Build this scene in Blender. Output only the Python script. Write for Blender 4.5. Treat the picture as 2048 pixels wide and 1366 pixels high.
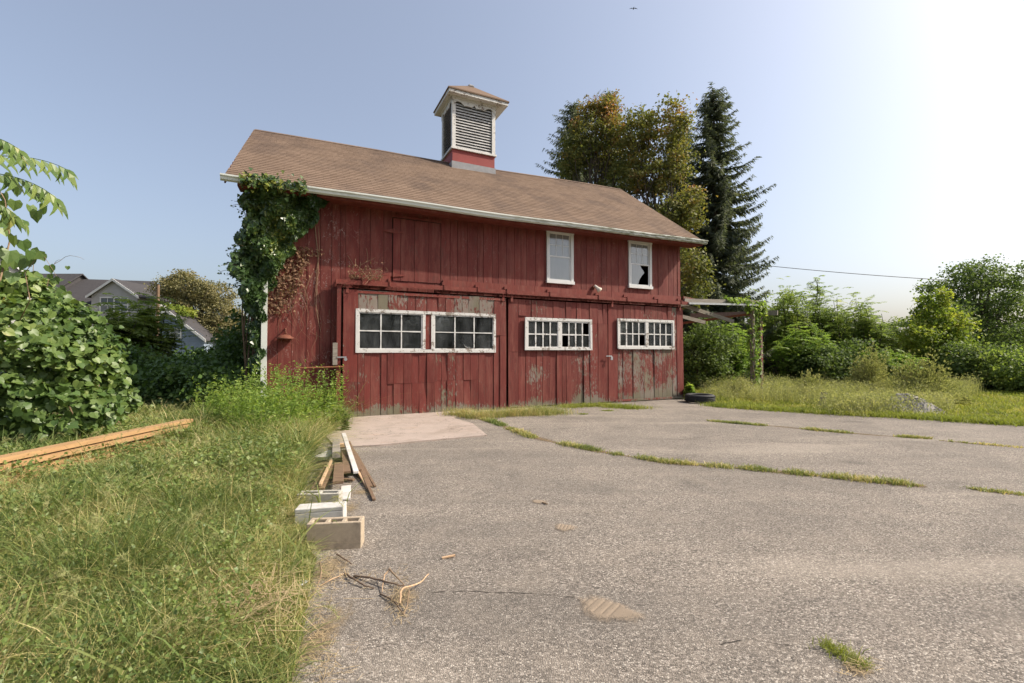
import bpy, math, random
import numpy as np
from mathutils import Vector, Matrix
random.seed(7); rng = np.random.default_rng(11)
for _o in list(bpy.data.objects): bpy.data.objects.remove(_o)
S = bpy.context.scene
COL = S.collection
R = math.radians

# ------------------------------------------------------------------ camera
FPX, HZ, CAMH = 910.0, 705.0, 1.5
TH = math.atan((HZ-683)/FPX)
cam_d = bpy.data.cameras.new('camera'); cam = bpy.data.objects.new('camera', cam_d); COL.objects.link(cam)
cam_d.sensor_width = 36; cam_d.lens = 36*FPX/2048; cam_d.clip_start = .05; cam_d.clip_end = 3000
cam.location = (0, 0, CAMH); cam.rotation_euler = (math.pi/2+TH, 0, 0)
S.camera = cam
S.render.resolution_x = 1024; S.render.resolution_y = 683

# ------------------------------------------------------------------ light
YAW = math.atan2(910, 1912)
UD = np.array([math.cos(YAW), math.sin(YAW), 0]); VD = np.array([-math.sin(YAW), math.cos(YAW), 0])
SUNV = Vector(tuple(UD*1.0 - VD*0.42 + np.array([0, 0, .97]))).normalized()
SUN_EL = math.asin(SUNV.z); SUN_AZ = math.atan2(SUNV.x, SUNV.y)
W = bpy.data.worlds.new("World"); S.world = W; W.use_nodes = True
wn = W.node_tree; wn.nodes.clear()
sky = wn.nodes.new('ShaderNodeTexSky'); sky.sky_type = 'NISHITA'; sky.sun_disc = False
sky.sun_elevation = SUN_EL; sky.sun_rotation = SUN_AZ
sky.air_density = 1.0; sky.dust_density = 4.5; sky.ozone_density = 2.0; sky.altitude = 0
bg = wn.nodes.new('ShaderNodeBackground'); bg.inputs[1].default_value = .132
wo = wn.nodes.new('ShaderNodeOutputWorld')
hsv = wn.nodes.new('ShaderNodeHueSaturation'); hsv.inputs['Saturation'].default_value = .85
haze = wn.nodes.new('ShaderNodeMix'); haze.data_type = 'RGBA'; haze.inputs[0].default_value = .26; haze.inputs[7].default_value = (2.1, 2.2, 2.5, 1)   # even summer haze over the whole dome
wn.links.new(sky.outputs[0], hsv.inputs['Color']); wn.links.new(hsv.outputs[0], haze.inputs[6]); wn.links.new(haze.outputs[2], bg.inputs[0]); wn.links.new(bg.outputs[0], wo.inputs[0])
sd = bpy.data.lights.new('sun', 'SUN'); sd.energy = 3.8; sd.angle = R(.6); sd.color = (1, .90, .76)
so = bpy.data.objects.new('sun', sd); COL.objects.link(so)
so.rotation_euler = SUNV.to_track_quat('Z', 'Y').to_euler()
S.view_settings.view_transform = 'Standard'; S.view_settings.look = 'None'
S.view_settings.gamma = 1; S.view_settings.use_curve_mapping = False
S.view_settings.exposure = 0.83
S.render.engine = 'CYCLES'
S.cycles.max_bounces = 8; S.cycles.transparent_max_bounces = 12

# ------------------------------------------------------------------ pixel -> place helpers
CAM = np.array([0, 0, CAMH])
def ray(px, py):
    x = (px-1024)/FPX; z = -(py-683)/FPX
    return np.array([x, math.cos(TH)-z*math.sin(TH), math.sin(TH)+z*math.cos(TH)])
def gnd(px, py, z=0.0):
    d = ray(px, py); return CAM + d*(z-CAMH)/d[2]
def far(px, py, Y):
    d = ray(px, py); return CAM + d*Y/d[1]
BO = gnd(680, 838); BO[2] = 0
def wl(px, py, off=0.0):          # pixel -> (along, height) on the barn front
    d = ray(px, py); t = ((BO+off*VD)-CAM) @ VD/(d @ VD); P = CAM+t*d
    return float((P-BO) @ UD), float(P[2])
def B(u, v, z): return BO+u*UD+v*VD+np.array([0, 0, z])

# ------------------------------------------------------------------ node helpers
class NT:
    def __init__(s, name, disp=False):
        s.m = bpy.data.materials.new(name); s.m.use_nodes = True; s.t = s.m.node_tree; s.t.nodes.clear()
        s.out = s.t.nodes.new('ShaderNodeOutputMaterial')
    def n(s, ty, **kw):
        nd = s.t.nodes.new(ty)
        for k, v in kw.items(): setattr(nd, k, v)
        return nd
    def link(s, a, b):
        if isinstance(a, (int, float)): b.default_value = a
        elif isinstance(a, tuple): b.default_value = (a if len(a) == len(b.default_value) else a+(1,))
        else: s.t.links.new(a, b)
    def obj(s): return s.n('ShaderNodeTexCoord').outputs['Object']
    def pos(s): return s.n('ShaderNodeNewGeometry').outputs['Position']
    def map(s, c, sc=(1, 1, 1), loc=(0, 0, 0), rot=(0, 0, 0)):
        m = s.n('ShaderNodeMapping'); m.inputs['Scale'].default_value = sc; m.inputs['Location'].default_value = loc
        m.inputs['Rotation'].default_value = rot
        s.link(c, m.inputs[0]); return m.outputs[0]
    def noise(s, c, sc, det=3, rough=.55, dist=0.0):
        m = s.n('ShaderNodeTexNoise'); s.link(c, m.inputs['Vector']); m.inputs['Scale'].default_value = sc
        m.inputs['Detail'].default_value = det; m.inputs['Roughness'].default_value = rough; m.inputs['Distortion'].default_value = dist
        return m.outputs['Fac']
    def vor(s, c, sc, feat='F1', out='Color'):
        m = s.n('ShaderNodeTexVoronoi', feature=feat); s.link(c, m.inputs['Vector']); m.inputs['Scale'].default_value = sc
        return m.outputs[out]
    def math(s, op, a, b=0.0, c=0.0, clamp=False):
        m = s.n('ShaderNodeMath', operation=op); m.use_clamp = clamp; s.link(a, m.inputs[0]); s.link(b, m.inputs[1]); s.link(c, m.inputs[2]); return m.outputs[0]
    def mr(s, v, a, b, c=0.0, d=1.0):
        m = s.n('ShaderNodeMapRange'); s.link(v, m.inputs[0])
        for i, x in enumerate((a, b, c, d)): s.link(x, m.inputs[i+1])
        return m.outputs[0]
    def mix(s, f, a, b, bt='MIX'):
        m = s.n('ShaderNodeMix', data_type='RGBA', blend_type=bt); s.link(f, m.inputs[0]); s.link(a, m.inputs[6]); s.link(b, m.inputs[7]); return m.outputs[2]
    def ramp(s, v, st, interp='LINEAR'):
        m = s.n('ShaderNodeValToRGB'); e = m.color_ramp.elements; m.color_ramp.interpolation = interp
        while len(e) < len(st): e.new(.5)
        for x, (p, c) in zip(e, st): x.position = p; x.color = c+(1,)
        s.link(v, m.inputs[0]); return m.outputs[0]
    def sep(s, c):
        m = s.n('ShaderNodeSeparateXYZ'); s.link(c, m.inputs[0]); return m.outputs
    def attr(s, name, ty='GEOMETRY'): return s.n('ShaderNodeAttribute', attribute_name=name, attribute_type=ty).outputs['Fac']
    def orand(s): return s.n('ShaderNodeObjectInfo').outputs['Random']
    def bump(s, h, st=.5, d=.01):
        m = s.n('ShaderNodeBump'); m.inputs['Strength'].default_value = st; m.inputs['Distance'].default_value = d; s.link(h, m.inputs['Height']); return m.outputs[0]
    def pbsdf(s, col, rough=.8, nrm=None, spec=.3, metal=0.0):
        p = s.n('ShaderNodeBsdfPrincipled'); s.link(col, p.inputs['Base Color']); s.link(rough, p.inputs['Roughness'])
        s.link(spec, p.inputs['Specular IOR Level']); s.link(metal, p.inputs['Metallic'])
        if nrm is not None: s.link(nrm, p.inputs['Normal'])
        return p.outputs[0]
    def done(s, sh): s.link(sh, s.out.inputs[0]); return s.m

# ------------------------------------------------------------------ materials
def simple(name, c1, c2, sc=8, rough=.8, bump=.2, bd=.003, spec=.3, stretch=(1, 1, 1), metal=0.0):
    t = NT(name); c = t.map(t.obj(), stretch); n = t.noise(c, sc, 4)
    col = t.mix(t.mr(n, .3, .7), c1, c2)
    col = t.mix(t.math('MULTIPLY', t.orand(), .18), col, (c1[0]*.5, c1[1]*.5, c1[2]*.5))
    return t.done(t.pbsdf(col, rough, t.bump(n, bump, bd), spec, metal))

def red_wood(name, red1=(.162, .031, .024), red2=(.105, .020, .017), grey=(.27, .24, .205)):
    t = NT(name); o = t.obj(); rnd = t.orand(); x, y, z = t.sep(o)[0:3]
    off = t.n('ShaderNodeVectorMath', operation='MULTIPLY_ADD')
    cmb = t.n('ShaderNodeCombineXYZ'); t.link(rnd, cmb.inputs[2]); t.link(rnd, cmb.inputs[1])
    t.link(cmb.outputs[0], off.inputs[0]); off.inputs[1].default_value = (0, 9, 30); t.link(o, off.inputs[2])
    oc = off.outputs[0]
    grain = t.noise(t.map(oc, (60, 60, 2.2)), 1.0, 5, .65, .4)
    patch = t.noise(t.map(oc, (3.0, 3.0, .8)), 1.6, 4, .6)
    flake = t.noise(t.map(oc, (16, 16, 5)), 1.5, 6, .75)
    col = t.mix(t.mr(patch, .3, .7), red1, red2)
    col = t.mix(t.math('MULTIPLY', t.mr(rnd, 0, 1), .55), col, (red1[0]*.5, red1[1]*.6, red1[2]*.62))
    col = t.mix(t.mr(grain, .42, .75, 0, .45), col, (red1[0]*1.25, red1[1]*1.5, red1[2]*1.5))
    col = t.mix(t.mr(t.noise(t.map(oc, (90, 90, 1.5)), 1.0, 4, .7), .35, .22, 0, .75), col, (.05, .012, .01))
    fl = t.noise(t.map(oc, (34, 34, 9)), 1.0, 6, .8); col = t.mix(t.mr(fl, .56, .66, 0, .55), col, (.06, .028, .022)); col = t.mix(t.mr(fl, .42, .34, 0, .4), col, (.26, .10, .075))
    col = t.mix(t.mr(t.noise(t.map(oc, (7, 7, 1.1)), 1.0, 5, .7), .46, .72, 0, .6), col, (.235, .088, .066))
    col = t.mix(t.mr(t.noise(t.map(oc, (11, 11, 2.5)), 1.3, 5, .7), .56, .72, 0, .55), col, (.075, .045, .035))
    # worn paint: how much is set per board ("wear")
    wear = t.attr('wear', 'OBJECT')
    v = t.math('ADD', t.math('MULTIPLY', flake, .62), t.math('MULTIPLY', t.noise(o, 1.3, 3), .38))
    thr = t.math('SUBTRACT', .70, t.math('MULTIPLY', wear, .27))
    base = t.math('MULTIPLY', t.mr(z, .34, .0), .19)                 # rot near the ground
    v2 = t.math('ADD', v, base)
    pk = t.mr(t.math('SUBTRACT', v2, thr), 0.0, .035)
    gcol = t.mix(grain, (grey[0]*.55, grey[1]*.58, grey[2]*.55), grey)
    gcol = t.mix(t.mr(z, .35, .05, 0, .5), gcol, (.11, .12, .07)); gcol = t.mix(t.mr(t.noise(oc, .9, 2), .5, .6, 0, .55), gcol, (.13, .14, .075))
    col = t.mix(t.math('MULTIPLY', pk, .85), col, gcol)
    # scars left by torn-off creeper
    sc_ = t.attr('scars', 'OBJECT')
    nn = t.noise(t.map(o, (3.2, 3.2, 1.5)), 1.3, 5, .62, .8)
    ln = t.mr(t.math('ABSOLUTE', t.math('SUBTRACT', nn, .5)), .012, .004)
    m2 = t.math('MULTIPLY', t.mr(t.noise(o, 1.6, 2), .42, .6), ln)
    m2 = t.math('MULTIPLY', m2, t.mr(t.noise(t.map(o, (1, 1, 1)), 30, 3), .4, .6))
    col = t.mix(t.math('MULTIPLY', m2, sc_), col, (.38, .28, .25))
    h = t.math('SUBTRACT', t.math('MULTIPLY', grain, .6), t.math('MULTIPLY', pk, .5))
    return t.done(t.pbsdf(col, .72, t.bump(h, .8, .006), .25))

M = {}
M['red'] = red_wood('red_board_paint')
M['redtrim'] = red_wood('red_trim_paint', (.195, .040, .029), (.14, .028, .022))
M['dark'] = simple('dark_boarding', (.02, .014, .012), (.035, .025, .02), 4)
def white_paint(name='flaking_white_paint', wear=.5):
    t = NT(name); o = t.obj(); f = t.noise(o, 14, 6, .75); g = t.noise(o, 2.2, 3)
    k = t.mr(t.math('ADD', t.math('MULTIPLY', f, .6), t.math('MULTIPLY', g, .4)), .60-.1*wear, .63-.1*wear)
    col = t.mix(t.noise(o, 5), (.62, .61, .59), (.50, .49, .47))
    col = t.mix(k, col, t.mix(t.noise(o, 40), (.12, .09, .07), (.34, .3, .26)))
    return t.done(t.pbsdf(col, .6, t.bump(k, .5, -.003), .3))
M['white'] = white_paint('flaking_white_paint', .6)
M['whitec'] = white_paint('weathered_cream_paint', .45)
M['whitenew'] = simple('clean_white_trim', (.66, .66, .65), (.58, .58, .57), 3, .5)
def gutter_mat():
    t = NT('dirty_gutter_enamel'); o = t.obj(); x = t.sep(o)[0]
    n = t.noise(t.map(o, (2, 10, 10)), 2, 5, .7); g = t.noise(t.map(o, (.6, 1, 1)), 1.3, 3)
    d = t.math('MULTIPLY', t.mr(n, .42, .6), t.mr(t.math('ADD', g, t.mr(x, 3.5, 6.5, -.1, .22)), .45, .7))
    col = t.mix(d, (.58, .6, .56), (.16, .17, .11))
    return t.done(t.pbsdf(col, .45, None, .4))
M['gutter'] = gutter_mat()
def shingle_mat():
    t = NT('brown_asphalt_shingle'); o = t.pos()
    r = t.math('FRACT', t.math('ADD', t.orand(), t.attr('tone')))
    col = t.ramp(r, [(0, (.158, .112, .082)), (.5, (.178, .127, .094)), (1, (.198, .142, .105))])
    st = t.mr(t.noise(t.map(o, (1, 1, .5)), .9, 6, .6), .46, .66)
    col = t.mix(t.math('MULTIPLY', st, .62), col, (.085, .066, .058))
    gr = t.noise(o, 90, 2)
    col = t.mix(t.mr(gr, .3, .7, 0, .35), col, (.12, .075, .05))
    return t.done(t.pbsdf(col, .95, t.bump(gr, .4, .003), .1))
M['shingle'] = shingle_mat()
def glass_mat(name, dirt=.15, dcol=(.3, .32, .33), refl=1.0):
    t = NT(name); o = t.pos()
    tr = t.n('ShaderNodeBsdfTransparent'); t.link((.55, .6, .6), tr.inputs[0])
    gl = t.n('ShaderNodeBsdfGlossy'); gl.inputs['Roughness'].default_value = .03; t.link((.95, .97, 1.0), gl.inputs[0])
    bp = t.bump(t.noise(o, 3, 2), .12, .01); t.link(bp, gl.inputs['Normal'])
    fr = t.n('ShaderNodeFresnel'); fr.inputs[0].default_value = 1.5
    mx = t.n('ShaderNodeMixShader'); t.link(t.math('MULTIPLY', fr.outputs[0], 1.9*refl, clamp=True), mx.inputs[0]); t.link(tr.outputs[0], mx.inputs[1]); t.link(gl.outputs[0], mx.inputs[2])
    df = t.n('ShaderNodeBsdfDiffuse'); t.link(dcol, df.inputs[0])
    m2 = t.n('ShaderNodeMixShader'); t.link(t.mr(t.noise(t.map(o, (3, 3, 1)), 1.6, 2 if dirt > .2 else 5, .6), .3, .75, dirt*(1.0 if dirt > .2 else .2), dirt*(1.3 if dirt > .2 else 1.9)), m2.inputs[0]); t.link(mx.outputs[0], m2.inputs[1]); t.link(df.outputs[0], m2.inputs[2])
    return t.done(m2.outputs[0])
M['glass'] = glass_mat('dusty_window_glass', .10)
M['glassup'] = glass_mat('bright_upper_glass', .36, (.42, .44, .45), 2.0)
M['interior'] = simple('interior_planks', (.06, .045, .035), (.09, .07, .05), 3)
M['rust'] = simple('rusty_steel', (.16, .06, .03), (.26, .10, .05), 12, .85)
M['metal'] = simple('galvanised_metal', (.35, .36, .37), (.45, .46, .47), 10, .4, metal=.6)
M['lampred'] = simple('faded_lamp_enamel', (.17, .06, .035), (.12, .04, .025), 9, .75)
M['lampwhite'] = simple('floodlight_glass', (.75, .7, .62), (.6, .52, .42), 20, .3)
M['flash'] = simple('lead_flashing', (.22, .22, .23), (.3, .3, .31), 6, .7)
M['redmetal'] = simple('red_painted_sheet', (.28, .05, .045), (.22, .04, .035), 2.5, .6)
M['slat'] = simple('weathered_louvre_wood', (.55, .54, .52), (.25, .24, .235), 5, .85, stretch=(1, 4, 4))
M['greywood'] = simple('silvered_timber', (.30, .27, .23), (.17, .145, .12), 3, .85, .6, .004, stretch=(1.5, 12, 12))
M['brownwood'] = simple('brown_weathered_timber', (.20, .13, .08), (.11, .07, .045), 4, .85, .6, .004, stretch=(2, 14, 14))
M['lumber'] = simple('fresh_pine_lumber', (.40, .25, .12), (.30, .18, .085), 3, .7, .3, .002, stretch=(14, 1, 14))
M['lumbertop'] = M['lumber']
M['palewood'] = simple('pale_split_wood', (.55, .38, .24), (.4, .26, .15), 6, .8, stretch=(2, 10, 10))
M['whiteboard'] = simple('white_painted_scrap', (.62, .60, .57), (.45, .43, .4), 5, .7)
def conc(name, a, b, sc=25, st=(.10, .085, .07)):
    t = NT(name); o = t.obj(); n = t.noise(o, sc, 5, .7); g = t.noise(o, 5, 4, .65)
    col = t.mix(t.mr(n, .3, .7), a, b); col = t.mix(t.mr(g, .52, .75, 0, .6), col, st)
    return t.done(t.pbsdf(col, .95, t.bump(t.noise(o, 160, 3, .7), .6, .004), .1))
M['blocktan'] = conc('tan_concrete_block', (.42, .34, .25), (.33, .27, .20))
M['blockgrey'] = conc('grey_concrete_block', (.44, .42, .37), (.34, .32, .28))
M['blockwhite'] = conc('pale_concrete_block', (.50, .49, .46), (.42, .41, .39))
M['rubber'] = simple('worn_tyre_rubber', (.022, .022, .023), (.04, .04, .042), 12, .75)
M['bark'] = simple('tree_bark', (.13, .105, .08), (.06, .05, .04), 7, .95, .8, .02, stretch=(3, 3, .6))
M['twig'] = simple('dry_twig', (.30, .21, .13), (.16, .11, .07), 9, .9)
M['twigdark'] = simple('dark_twig', (.10, .065, .045), (.16, .11, .075), 9, .9)
M['straw'] = simple('dry_straw', (.42, .32, .18), (.30, .22, .12), 9, .9)
M['wire'] = simple('black_cable', (.03, .03, .03), (.04, .04, .04), 3, .6)
M['pole'] = simple('utility_pole_wood', (.2, .13, .08), (.13, .085, .055), 3)
M['roofdark'] = simple('charcoal_roof_shingles', (.062, .058, .06), (.042, .04, .043), 3, .95, stretch=(1, 1, 5))
M['siding'] = simple('grey_vinyl_siding', (.40, .39, .38), (.37, .36, .35), 2, .6)
M['sidingblue'] = simple('blue_grey_siding', (.21, .26, .33), (.19, .235, .30), 2, .6)
M['housewin'] = simple('house_window_glass', (.07, .09, .10), (.14, .17, .19), 2, .15, spec=.8)

def leafmat(name, stops, trans=.35, rough=.45, spec=.35):
    t = NT(name)
    f = t.math('FRACT', t.math('ADD', t.attr('tone'), t.math('MULTIPLY', t.orand(), 0.0)))
    big = t.noise(t.pos(), .9, 3)
    v = t.math('ADD', t.math('MULTIPLY', t.attr('tone'), .75), t.mr(big, .3, .7, -.12, .37), clamp=True)
    col = t.ramp(v, stops)
    p = t.pbsdf(col, rough, None, spec)
    tr = t.n('ShaderNodeBsdfTranslucent'); t.link(t.mix(.5, col, t.mix(1.0, col, (1.6, 1.7, .5), 'MULTIPLY')), tr.inputs[0])
    mx = t.n('ShaderNodeMixShader'); mx.inputs[0].default_value = trans; t.link(p, mx.inputs[1]); t.link(tr.outputs[0], mx.inputs[2])
    return t.done(mx.outputs[0])
M['grass'] = leafmat('tall_meadow_grass', [(0, (.06, .105, .028)), (.3, (.14, .19, .055)), (.6, (.26, .285, .09)), (.82, (.46, .39, .17)), (1, (.66, .52, .30))], .33, .5, .3)
M['grasslow'] = leafmat('short_lawn_grass', [(0, (.13, .17, .03)), (.5, (.25, .28, .055)), (1, (.46, .39, .14))], .35, .6, .2)
M['weed'] = leafmat('broad_weed_leaf', [(0, (.075, .12, .035)), (.5, (.15, .205, .055)), (1, (.27, .30, .095))], .35)
M['palebush'] = leafmat('wispy_pale_weed', [(0, (.20, .22, .09)), (.5, (.31, .32, .14)), (1, (.44, .41, .22))], .35, .8, .1)
M['grape'] = leafmat('grape_leaf', [(0, (.038, .075, .02)), (.4, (.075, .13, .033)), (.75, (.13, .19, .05)), (.95, (.21, .26, .075)), (1, (.34, .25, .07))], .3, .42, .35)
M['ivy'] = leafmat('ivy_leaf', [(0, (.03, .06, .02)), (.5, (.06, .105, .03)), (.8, (.11, .155, .035)), (1, (.30, .30, .055))], .2, .33, .45)
M['deadleaf'] = leafmat('dead_brown_leaf', [(0, (.17, .10, .065)), (1, (.30, .19, .12))], .3, .8, .1)
M['thicket'] = leafmat('dark_thicket_leaf', [(0, (.06, .11, .028)), (.6, (.10, .17, .04)), (1, (.17, .24, .06))], .3)
M['maple'] = leafmat('turning_maple_leaf', [(0, (.085, .11, .032)), (.4, (.145, .155, .045)), (.68, (.22, .205, .06)), (.86, (.28, .17, .06)), (1, (.31, .135, .065))], .35, .6, .25)
M['mapletop'] = leafmat('orange_maple_leaf', [(0, (.14, .12, .03)), (.5, (.24, .14, .04)), (1, (.33, .12, .05))], .35, .6, .25)
M['spruce'] = leafmat('spruce_needle', [(0, (.07, .09, .065)), (.6, (.125, .145, .095)), (1, (.21, .21, .14))], .3, .7, .2)
M['bush'] = leafmat('hedgerow_leaf', [(0, (.095, .15, .04)), (.5, (.19, .25, .068)), (.85, (.29, .34, .10)), (1, (.40, .39, .13))], .48, .55, .25)
M['bushbright'] = leafmat('bright_frond_leaf', [(0, (.11, .19, .04)), (.5, (.19, .28, .06)), (1, (.32, .38, .09))], .48, .5, .25)
M['bushdark'] = leafmat('dark_locust_leaf', [(0, (.07, .11, .035)), (.6, (.125, .175, .055)), (1, (.21, .25, .085))], .42, .6, .2)
M['yellowtree'] = leafmat('yellow_green_leaf', [(0, (.10, .16, .03)), (.5, (.20, .255, .045)), (1, (.38, .36, .08))], .45, .6, .2)
M['oldtree'] = leafmat('olive_brown_leaf', [(0, (.14, .14, .07)), (.5, (.20, .185, .09)), (1, (.28, .22, .10))], .3, .7, .2)
M['farwood'] = leafmat('far_wood_leaf', [(0, (.03, .05, .018)), (1, (.09, .11, .035))], .2, .8, .1)

def ground_mat():
    t = NT('rough_grass_ground'); o = t.pos()
    n1 = t.noise(o, .45, 5, .6); n2 = t.noise(o, 6, 5, .7); n3 = t.noise(o, 45, 3, .7)
    col = t.mix(t.mr(n1, .35, .65), (.12, .13, .04), (.20, .19, .065))
    col = t.mix(t.mr(n2, .5, .72, 0, .8), col, (.20, .15, .08))
    col = t.mix(t.mr(n3, .35, .65, 0, .6), col, (.05, .055, .02))
    return t.done(t.pbsdf(col, 1, t.bump(n3, .8, .03), .05))
M['ground'] = ground_mat()
def asphalt_mat():
    t = NT('worn_asphalt'); o = t.pos()
    wob = t.n('ShaderNodeVectorMath', operation='MULTIPLY_ADD')
    nz = t.n('ShaderNodeTexNoise'); t.link(o, nz.inputs['Vector']); nz.inputs['Scale'].default_value = 60
    t.link(nz.outputs['Color'], wob.inputs[0]); wob.inputs[1].default_value = (.008, .008, 0); t.link(o, wob.inputs[2])
    c = wob.outputs[0]
    v1 = t.vor(c, 112); d1 = t.vor(c, 112, 'F1', 'Distance')
    v2 = t.vor(c, 210); g = t.sep(v1)[0]; g2 = t.sep(v2)[1]
    a = t.ramp(g, [(0, (.03, .027, .025)), (.24, (.10, .09, .08)), (.6, (.215, .19, .168)), (.85, (.33, .295, .262)), (1, (.56, .52, .47))])
    b = t.ramp(g2, [(0, (.07, .062, .056)), (.5, (.215, .188, .165)), (1, (.40, .355, .31))])
    col = t.mix(.28, a, b)
    col = t.mix(t.mr(d1, .5, .95, 0, .55), col, (.07, .062, .055))
    big = t.noise(o, .55, 5, .62, .5)
    col = t.mix(t.mr(big, .40, .66, 0, .42), col, (.095, .087, .08))
    sm = t.noise(o, 2.6, 5, .7)
    col = t.mix(t.mr(sm, .45, .7, 0, .28), col, (.30, .26, .22))
    # long faint wheel tracks and worn lanes, plus a few oily blots
    tr_ = t.noise(t.map(o, (.16, 1.3, 1), (0, 0, 0), (0, 0, R(-22))), 1.0, 5, .6, .6); col = t.mix(t.mr(tr_, .52, .7, 0, .38), col, (.10, .092, .085)); col = t.mix(t.mr(tr_, .46, .34, 0, .3), col, (.36, .32, .275))
    ob = t.mr(t.noise(t.map(o, (1, 1, 1), (7, 3, 0)), .8, 3, .5), .66, .74, 0, .45); col = t.mix(ob, col, (.07, .065, .06))
    hair = t.mr(t.math('ABSOLUTE', t.math('SUBTRACT', t.noise(t.map(o, (1, 1, 1), (2, 5, 0)), .7, 7, .55), .5)), .0016, .0006); col = t.mix(t.math('MULTIPLY', hair, t.mr(t.noise(o, .35, 2), .45, .55, 0, .7)), col, (.05, .045, .04))
    blk = t.mr(t.vor(o, 7, 'F1', 'Distance'), .05, .03)
    col = t.mix(t.math('MULTIPLY', blk, t.mr(t.noise(o, 1.1), .5, .55)), col, (.05, .04, .03))
    col = t.mix(1.0, col, (1.10, 1.075, 1.03), 'MULTIPLY')
    h = t.math('SUBTRACT', t.math('MULTIPLY', g, .5), d1)
    h = t.math('ADD', h, t.math('MULTIPLY', t.noise(o, 300, 2), .3))
    return t.done(t.pbsdf(col, .9, t.bump(h, .9, .006), .2))
M['asphalt'] = asphalt_mat()
def slab_mat():
    t = NT('pinkish_concrete_slab'); o = t.pos(); n = t.noise(o, 3, 5, .65); m = t.noise(t.map(o, (1, 3, 1)), 1.4, 4, .6)
    col = t.mix(t.mr(n, .35, .65), (.37, .305, .265), (.31, .26, .225))
    col = t.mix(t.mr(m, .6, .8, 0, .5), col, (.36, .22, .11))
    col = t.mix(t.mr(t.noise(o, 60, 3), .56, .70, 0, .6), col, (.17, .125, .10)); col = t.mix(t.mr(t.noise(o, 1.1, 6, .7, 1.0), .5, .66, 0, .5), col, (.22, .175, .14)); cr = t.mr(t.math('ABSOLUTE', t.math('SUBTRACT', t.noise(o, .9, 6, .6), .5)), .004, .0015, 0, .7); col = t.mix(cr, col, (.09, .07, .055))
    return t.done(t.pbsdf(col, .95, t.bump(t.noise(o, 120, 3), .4, .003), .1))
M['slab'] = slab_mat()
def fade(name, c1, c2, sc=14):     # loose dirt thinning out at the rim (vertex attribute 'edge': 1 middle, 0 rim)
    t = NT(name); o = t.pos(); n = t.noise(o, sc, 5, .75); nf = t.noise(o, 120, 2, .7)
    p = t.pbsdf(t.mix(n, c1, c2), .95, t.bump(nf, .4, .004), .05)
    tr = t.n('ShaderNodeBsdfTransparent'); mx = t.n('ShaderNodeMixShader')
    k = t.math('ADD', t.math('ADD', t.math('MULTIPLY', t.attr('edge'), .95), t.math('MULTIPLY', t.math('SUBTRACT', n, .5), .9)), t.math('MULTIPLY', t.math('SUBTRACT', nf, .5), .9))
    t.link(t.mr(k, .42, .85, 0, .72), mx.inputs[0]); t.link(tr.outputs[0], mx.inputs[1]); t.link(p, mx.inputs[2])
    return t.done(mx.outputs[0])
M['sand'] = fade('dried_sand', (.33, .262, .195), (.25, .20, .15))
M['dirt'] = fade('crack_soil', (.26, .18, .10), (.13, .10, .06), 20)
M['thatch'] = fade('dry_thatch', (.33, .25, .15), (.20, .155, .10), 30)
M['crack'] = simple('open_crack', (.035, .03, .025), (.06, .05, .04), 20)
M['rubble'] = conc('grey_rubble', (.34, .32, .29), (.2, .19, .17), 14)

# ------------------------------------------------------------------ mesh helpers
def tag(o, label=None, cat=None, group=None, kind=None):
    if label: o['label'] = label
    if cat: o['category'] = cat
    if group: o['group'] = group
    if kind: o['kind'] = kind
    return o
def empty(name, loc=(0, 0, 0), rz=0, label=None, cat=None, group=None):
    o = bpy.data.objects.new(name, None); COL.objects.link(o); o.location = tuple(loc); o.rotation_euler = (0, 0, rz)
    o.empty_display_size = .2
    return tag(o, label, cat, group)
def link(name, me, mat=None, parent=None, loc=None):
    if mat is not None and not me.materials: me.materials.append(mat)
    o = bpy.data.objects.new(name, me); COL.objects.link(o)
    if parent is not None: o.parent = parent
    if loc is not None: o.location = tuple(loc)
    return o
def bulk(name, V, T, mat, parent=None, tone=None, edge=None, smooth=None, origin=None):
    V = np.asarray(V, dtype=np.float32).reshape(-1, 3); T = np.asarray(T, dtype=np.int32).reshape(-1, 3)
    if origin is not None: V = V - np.asarray(origin, dtype=np.float32)
    me = bpy.data.meshes.new(name)
    me.vertices.add(len(V)); me.vertices.foreach_set('co', V.ravel())
    me.loops.add(len(T)*3); me.loops.foreach_set('vertex_index', T.ravel())
    me.polygons.add(len(T)); me.polygons.foreach_set('loop_start', np.arange(0, len(T)*3, 3, dtype=np.int32))
    me.polygons.foreach_set('loop_total', np.full(len(T), 3, dtype=np.int32))
    if smooth is not None: me.polygons.foreach_set('use_smooth', np.full(len(T), bool(smooth)))
    for nm, a in (('tone', tone), ('edge', edge)):
        if a is not None:
            at = me.attributes.new(nm, 'FLOAT', 'POINT'); at.data.foreach_set('value', np.asarray(a, dtype=np.float32))
    me.update(calc_edges=True)
    o = link(name, me, mat, parent)
    if origin is not None: o.location = tuple(origin)
    return o
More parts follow.
